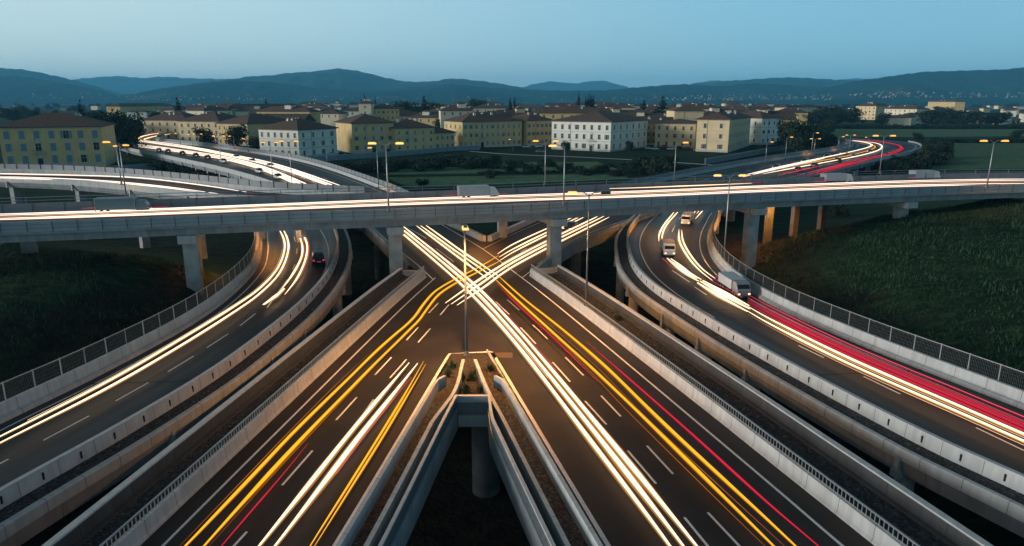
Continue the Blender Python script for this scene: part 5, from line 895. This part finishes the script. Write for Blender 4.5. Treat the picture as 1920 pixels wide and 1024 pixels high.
def tree_proto(name, label, kind, seed, m):
    r = random.Random(seed); t = thing(name, label, 'tree', (0, 0, -500)); 
    if kind == 'round':
        cl = [((r.uniform(-2.6, 2.6), r.uniform(-2.6, 2.6), r.uniform(2.6, 8.0)), (r.uniform(1.3, 2.2), r.uniform(1.3, 2.2), r.uniform(1.1, 1.8))) for _ in range(15)] + [((0, 0, 5.2), (3.0, 3.0, 3.6)), ((.3, -.4, 3.2), (2.9, 2.9, 1.8))]
        tk = MB(); tk.tube([Vector((0, 0, -.6)), Vector((.1, 0, 2)), Vector((0, .1, 4.5)), Vector((.1, 0, 7))], [.38, .3, .2, .08], 0, 8)
        for k in range(5): a = k * 1.26; tk.tube([Vector((0, 0, 2.4 + k * .5)), Vector((math.cos(a) * 1.2, math.sin(a) * 1.2, 4 + k * .4)), Vector((math.cos(a) * 2.3, math.sin(a) * 2.3, 5.4 + k * .3))], [.14, .1, .04], 0, 6)
        crown = crown_mesh('crown', cl, 2000, .36, m, seed)
    elif kind == 'cypress':
        cl = [((r.uniform(-.12, .12), r.uniform(-.12, .12), z), (.80 * k, .80 * k, 1.15)) for z, k in ((1.2, .75), (2.4, 1.0), (3.8, 1.05), (5.2, 1.0), (6.6, .82), (7.9, .6), (9.0, .36), (9.8, .16))]
        tk = MB(); tk.tube([Vector((0, 0, -.6)), Vector((0, 0, 3)), Vector((0, 0, 8.5))], [.25, .18, .05], 0, 8); crown = crown_mesh('crown', cl, 1300, .20, m, seed)
    else:
        cl = [((r.uniform(-1.6, 1.6), r.uniform(-1.2, 1.2), r.uniform(.5, 1.9)), (r.uniform(.7, 1.2), r.uniform(.7, 1.2), r.uniform(.6, 1.0))) for _ in range(9)]
        tk = MB(); 
        for k in range(4): a = k * 1.6; tk.tube([Vector((0, 0, -.4)), Vector((math.cos(a) * .8, math.sin(a) * .6, 1.6))], [.09, .03], 0, 6)
        crown = crown_mesh('crown', cl, 650, .24, m, seed)
    tk.build('trunk' if kind != 'bush' else 'stem', M['bark'], t); crown.build('crown', M[m], t); return t
TP = dict(round=[tree_proto('broadleaf_tree', '', 'round', s, m) for s, m in ((1, 'leaf'), (2, 'leaf2'), (3, 'leaf'))], cypress=[tree_proto('cypress', '', 'cypress', s, 'cyp') for s in (4, 5)], bush=[tree_proto('bush', '', 'bush', s, m) for s, m in ((6, 'bushy'), (7, 'leaf2'), (8, 'bushy'))])
PR = random.Random(5); used = set()
def plant(kind, label, x, y, h, wk=1.0, group=None, z=None):
    base = {'round': 9.6, 'cypress': 10.2, 'bush': 2.7}[kind]; i = PR.randrange(len(TP[kind])); s = h / base; z = tz(x, y) if z is None else z
    o = dup(TP[kind][i], (x, y, z - .05), PR.uniform(0, 6.28), label, group, (s * wk, s * wk, s)); o['category'] = {'round': 'tree', 'cypress': 'cypress', 'bush': 'bush'}[kind]
    return o
def ppx(kind, label, px, pyb, pyt, wk=1.0, group=None, D=None, z=None):
    z = ZP if z is None else z
    if D: p = Vector(((px - 960) / FOC * D * .985, D, z))
    else: p = W(px, pyb, z)
    return plant(kind, label, p.x, p.y, ztop(p.y, pyt) - z, wk, group)
for px, b, t_, w, lb in [(214, 292, 198, .95, 'tallest big dark tree right of the left palazzo'), (241, 289, 206, 1.0, 'big dark tree at the start of the left motorway bend'), (203, 278, 222, 1.1, 'dark tree closest to the corner of the left palazzo'), (258, 262, 222, 1.1, 'dark tree behind the bend of the left motorway'), (296, 240, 205, 1.2, 'broad dark tree beyond the left motorway bend, before the long yellow house'), (183, 250, 205, 1.2, 'round dark tree behind the roof of the left palazzo'), (386, 277, 234, 1.15, 'round tree at the corner of the leftmost row house'), (444, 280, 230, 1.2, 'round tree between the leftmost and middle row houses'), (490, 288, 250, 1.5, 'low round tree before the right row house'), (508, 284, 256, 1.0, 'small round tree left of the small white house'), (420, 270, 247, 1.0, 'small tree before the middle row house'), (728, 286, 277, 1.6, 'rounded shrub tree at the left corner of the yellow palazzo'),
                         (1474, 284, 218, .8, 'dark tree beside the pale house at the right end of the town'), (1494, 288, 214, .85, 'tallest dark tree at the right end of the town'), (1514, 284, 226, 1.0, 'dark tree right of the tallest one at the right end of the town'), (1536, 278, 232, 1.1, 'dark tree by the lamps of the right motorway'), (1556, 276, 246, 1.1, 'small dark tree where the right motorway disappears'), (1720, 264, 247, 1.5, 'lone round tree in the meadow inside the right motorway bend'), (1768, 296, 256, 1.2, 'big dark tree outside the right motorway bend'), (1742, 298, 266, 1.3, 'broad tree left of the big one outside the right motorway bend'), (1905, 262, 241, 1.3, 'lone tree by the meadow hedge at the right edge'), (1180, 286, 262, .9, 'small tree at the right corner of the white palazzo'), (1062, 286, 262, 1.0, 'small tree before the left corner of the white palazzo'), (960, 258, 200, .001, '')]:
    if lb: ppx('round', lb, px, b, t_, w, 'trees near the houses and motorways')
CY = [(161, 190, 430, 1.5, 'slim cypress behind the left palazzo'), (341, 182, 520, 1.5, 'tall cypress at the left end of the town'), (505, 183, 900, 1.3, 'distant cypress above the long yellow block'), (688, 177, 800, 1.2, 'slim cypress behind the narrow gabled tower, tallest there'), (681, 185, 800, 1.2, 'short cypress left of the tallest one behind the gabled tower'), (707, 182, 820, 1.2, 'short cypress right of the tallest one behind the gabled tower'), (797, 179, 640, 2.0, 'broad cypress between two round trees, middle of the town'), (957, 183, 760, 1.4, 'slim cypress, first one left of the town centre'), (965, 182, 790, 1.2, 'slim cypress, second one left of the town centre'), (1083, 175, 780, 1.2, 'lone slim cypress left of the four close cypresses'), (1097, 182, 640, 1.4, 'first of the four close cypresses'), (1102, 179, 640, 1.3, 'second of the four close cypresses'), (1106, 178, 650, 1.3, 'third of the four close cypresses'), (1110, 179, 640, 1.4, 'fourth of the four close cypresses'), (1204, 186, 600, 1.7, 'pointed cypress left of the broad dark one'), (1238, 182, 560, 2.8, 'broad dark conifer right of the pointed cypress'), (1225, 204, 560, 2.2, 'low dark conifer at the foot of the broad one')]
for px, t_, D, w, lb in CY: ppx('cypress', lb, px, 0, t_, w * .9, 'cypresses standing in the town', D)
for px, t_, D, w, lb in [(770, 185, 700, 1.5, 'large round tree left of the broad cypress'), (820, 188, 700, 1.6, 'round tree right of the broad cypress'), (902, 184, 900, 1.6, 'wide round tree above the attic house'), (755, 190, 720, 1.3, 'reddish dark tree left of the large round one'), (1540, 196, 800, 2.2, 'broad tree between the first and second apartment blocks'), (1560, 202, 700, 2, 'tree right of the first apartment block'), (1590, 200, 720, 1.6, 'tree at the left corner of the second apartment block'), (1650, 208, 700, 1.2, 'tree between the second and third apartment blocks'), (1740, 203, 700, 2, 'tree right of the third apartment block'), (1765, 208, 690, 2, 'dark tree below the last yellow apartment house'), (1520, 208, 680, 2, 'tree before the first apartment block'), (1800, 205, 680, 2.4, 'wide tree behind the low dark barn'), (1860, 208, 690, 2.2, 'wide tree right of the brown walled shed')]: ppx('round', lb, px, 0, t_, w, 'round trees between the houses', D)
WHERE = ['by the roofs at the far left', 'above the left motorway bend', 'behind the long yellow block', 'behind the yellow palazzi', 'behind the town centre', 'behind the white palazzo', 'behind the ochre house', 'above the apartment blocks', 'above the right meadow']
for i in range(230):
    D = PR.uniform(800, 3200) ; px = PR.uniform(-40, 1960); h = PR.uniform(9, 17); x = (px - 960) / FOC * D
    plant('round', 'distant dark tree of the wooded plain before the hills', x, D, h, PR.uniform(1.2, 2.6), 'distant trees of the wooded plain', ZP)
for i in range(75):
    D = PR.uniform(430, 1100); px = PR.uniform(330, 1560); plant('round' if PR.random() < .8 else 'cypress', 'dark tree crown showing between the roofs of the town', (px - 960) / FOC * D, D, PR.uniform(9, 15), PR.uniform(.9, 1.5), 'dark trees between the town roofs', ZP)
HG = 'bushes of the dark hedge below the garden wall'
for i in range(34):
    px = 575 + i * 10.5 + PR.uniform(-4, 4); base = 318 - (px - 575) * .038 + PR.uniform(-5, 4); ppx('bush', 'dark bush of the long hedge below the blue grey garden wall', px, base, base - PR.uniform(13, 22), 1.5, HG)
for i in range(34):
    px = 905 + i * 14.6 + PR.uniform(-5, 5); base = 304 + (px - 905) * .034 + PR.uniform(-4, 10); ppx('bush', 'dark bush of the thicket along the pale footpath', px, base, base - PR.uniform(9, 17), 1.7, 'bushes of the thicket along the pale path')
for i in range(14):
    px = 1190 + i * 8 + PR.uniform(-4, 4); base = 332 + PR.uniform(-14, 2); ppx('bush', 'large bush of the dense clump right of the field', px, base, base - PR.uniform(22, 36) * (1 - abs(i - 5) * .06), 1.2, 'large bushes of the clump right of the field', z=-5)
for i in range(26):
    px = 1640 + i * 5 + PR.uniform(-6, 6); base = 326 - i * 1.0 + PR.uniform(-8, 8); ppx('bush', 'bush of the dark bank under the right motorway', px, base, base - PR.uniform(12, 26), 1.3, 'bushes on the bank under the right motorway', z=-4)
for i in range(60): px = 1510 + i * 7.3; ppx('bush', 'bush of the long clipped hedge across the right meadow', px, 242, 234 + PR.uniform(-2, 1), 1.5, 'bushes of the far meadow hedge')
for i in range(24): px = 1748 + i * 7.5; ppx('bush', 'bush of the lower hedge in the right meadow', px, 268, 259 + PR.uniform(-2, 1), 1.5, 'bushes of the near meadow hedge')
for i in range(30): px = 905 + i * 11; ppx('bush', 'low bush of the dark strip across the green field', px, 327 - i * .12 , 321 + PR.uniform(-1.5, 1.5), 1.8, 'low bushes across the green field', z=-4.8)
for i in range(12): px = 300 + i * 9; ppx('bush', 'bush on the bank below the left motorway piers', px, 318 + i * 2 + PR.uniform(-4, 4), 302 + i * 2.2, 1.4, 'bushes below the left motorway', z=-5)
for px, b, t_, lb in [(923, 333, 315, 'single bush in the green field'), (793, 348, 330, 'bush at the near edge of the green field'), (1573, 405, 381, 'thin bare shrub on the orange lit earth under the overpass')]: ppx('bush', lb, px, b, t_, 1, 'single bushes', z=-4.5)
for k in TP.values():
    for t in k:
        for c in list(t.children): bpy.data.objects.remove(c)
        bpy.data.objects.remove(t)
# grass tufts in the planted island
for i, (px, py) in enumerate([(847, 690), (840, 706), (868, 713), (885, 712), (875, 735), (858, 738), (903, 735), (895, 700), (920, 695), (936, 716), (866, 752), (905, 752), (1160, 601)]):
    p = W(px, py); r = random.Random(i); mb = MB()
    for k in range(170): a = r.uniform(0, 6.28); d = r.uniform(0, .42); h = r.uniform(.3, .85); b = Vector((math.cos(a) * d, math.sin(a) * d, 0)); e = b * 1.9 + Vector((0, 0, h)); s = Vector((-math.sin(a), math.cos(a), 0)) * .018; mb.face([b - s, b + s, e])
    o = mb.build('grass_tuft', M['blade'], loc=(p.x, p.y, .05 if i < 12 else .08)); tag(o, 'tuft of long grass growing in the soil of the planted island' if i < 12 else 'tuft of yellow green grass beside the lamp of the right barrier', 'grass tuft', 'grass tufts in the planted island' if i < 12 else None)
# meadow grass on the bank and the field
r = np.random.default_rng(11); N = 90000; gxs = np.where(r.random(N) < .38, r.uniform(-112, -37, N), r.uniform(33, 128, N)); gys = r.uniform(34, 124, N); gzs = terr(gxs, gys)
keep = (gzs > -3.2) & (np.abs(gxs) < (gys + 6) * .86); gxs, gys, gzs = gxs[keep], gys[keep], gzs[keep]
rin = np.interp(gys, [p.y for p in E_Rr if p.y < 140], [p.x for p in E_Rr if p.y < 140]); lin = np.interp(gys, [p.y for p in E_Lin if p.y < 140], [p.x for p in E_Lin if p.y < 140]); keep = (gxs > rin + 1.8) | (gxs < lin - 1.8); gxs, gys, gzs = gxs[keep], gys[keep], gzs[keep]
n_ = len(gxs); a = r.uniform(0, 6.28, n_); hgt = r.uniform(.18, .55, n_) * (1 + .5 * np.sin(gxs * .31) * np.sin(gys * .23 + 1)); w_ = r.uniform(.04, .10, n_); lx, ly = r.normal(0, .16, n_), r.normal(0, .16, n_)
B1 = np.stack([gxs - np.cos(a) * w_, gys - np.sin(a) * w_, gzs - .05], -1); B2 = np.stack([gxs + np.cos(a) * w_, gys + np.sin(a) * w_, gzs - .05], -1); B3 = np.stack([gxs + lx, gys + ly, gzs + hgt], -1)
me = bpy.data.meshes.new('meadow_grass'); me.from_pydata(np.stack([B1, B2, B3], 1).reshape(-1, 3).tolist(), [], np.arange(n_ * 3).reshape(-1, 3).tolist()); M['meadow'] = mat('meadow_blades', (.026, .058, .028), .8, .6, .35, 0, spec=.1, detail=6); me.materials.append(M['meadow']); o = bpy.data.objects.new('meadow_grass', me); COL.objects.link(o); tag(o, 'short wild grass covering the left bank and the right sloping field', 'grass', kind='stuff')
# ------------------------------------------------------------------ far town under the hills: pale houses and lights nobody could count
from mathutils.bvhtree import BVHTree
hv, hf = [], []
for o in [o for o in COL.objects if o.name.startswith('hills') or o.name == 'ground']:
    if o.name == 'ground': continue
    b_ = len(hv); hv += [v.co.copy() for v in o.data.vertices]; hf += [tuple(b_ + k for k in p.vertices) for p in o.data.polygons]
bvh = BVHTree.FromPolygons(hv, hf); hl = MB(); hh_ = MB(); r = random.Random(9)
zones = [(60, 270, 176, 188, 60), (250, 560, 180, 189, 70), (560, 900, 181, 189, 80), (1150, 1300, 182, 189, 50), (1280, 1560, 178, 188, 170), (1590, 1930, 173, 184, 130), (900, 1160, 183, 189, 40)]
for x0, x1, y0, y1, nn_ in zones:
    for i in range(nn_):
        px = r.uniform(x0, x1); py = y1 - (y1 - y0) * r.random() ** 1.6; q = W(px, 300, 0) - Vector((0, 0, CAM_H)); u = (px - 960) / FOC; v = (py - 512) / FOC
        d = Vector((u, math.cos(PITCH) - v * math.sin(PITCH), -math.sin(PITCH) - v * math.cos(PITCH))).normalized(); hit = bvh.ray_cast(Vector((0, 0, CAM_H)), d)
        if hit[0] is None: continue
        c = hit[0]; s = r.uniform(2.2, 4.5)
        if r.random() < (.5 if x0 > 1200 else .15): hh_.box((c.x, c.y, c.z + 1), (s * 1.4, s, 4), 0, r.uniform(0, 3))
        if r.random() < .6: g = r.uniform(.9, 2.4); hl.box((c.x, c.y - 9, c.z + 7), (g, g, g))
tag(hh_.build('hillside_town', M['plaster_cream']), 'pale far-off houses scattered along the foot of the hills', 'town', kind='stuff'); tag(hl.build('town_lights', M['spark']), 'tiny far-off lights sprinkled along the foot of the hills', 'lights', kind='stuff')
# ------------------------------------------------------------------ evening haze
mb = MB(); mb.box((0, 6700, 205), (30000, 15000, 470)); hz = mb.build('haze', []); hm = bpy.data.materials.new('evening_haze'); hm.use_nodes = True; n = hm.node_tree.nodes; l = hm.node_tree.links; n.clear()
pv = n.new('ShaderNodeVolumePrincipled'); pv.inputs['Color'].default_value = (.18, .66, 1, 1); pv.inputs['Density'].default_value = .000085; pv.inputs['Anisotropy'].default_value = 0; om = n.new('ShaderNodeOutputMaterial'); l.new(pv.outputs[0], om.inputs['Volume'])
hz.data.materials.clear(); hz.data.materials.append(hm); tag(hz, 'thin blue evening haze over the plain', 'haze', kind='stuff')
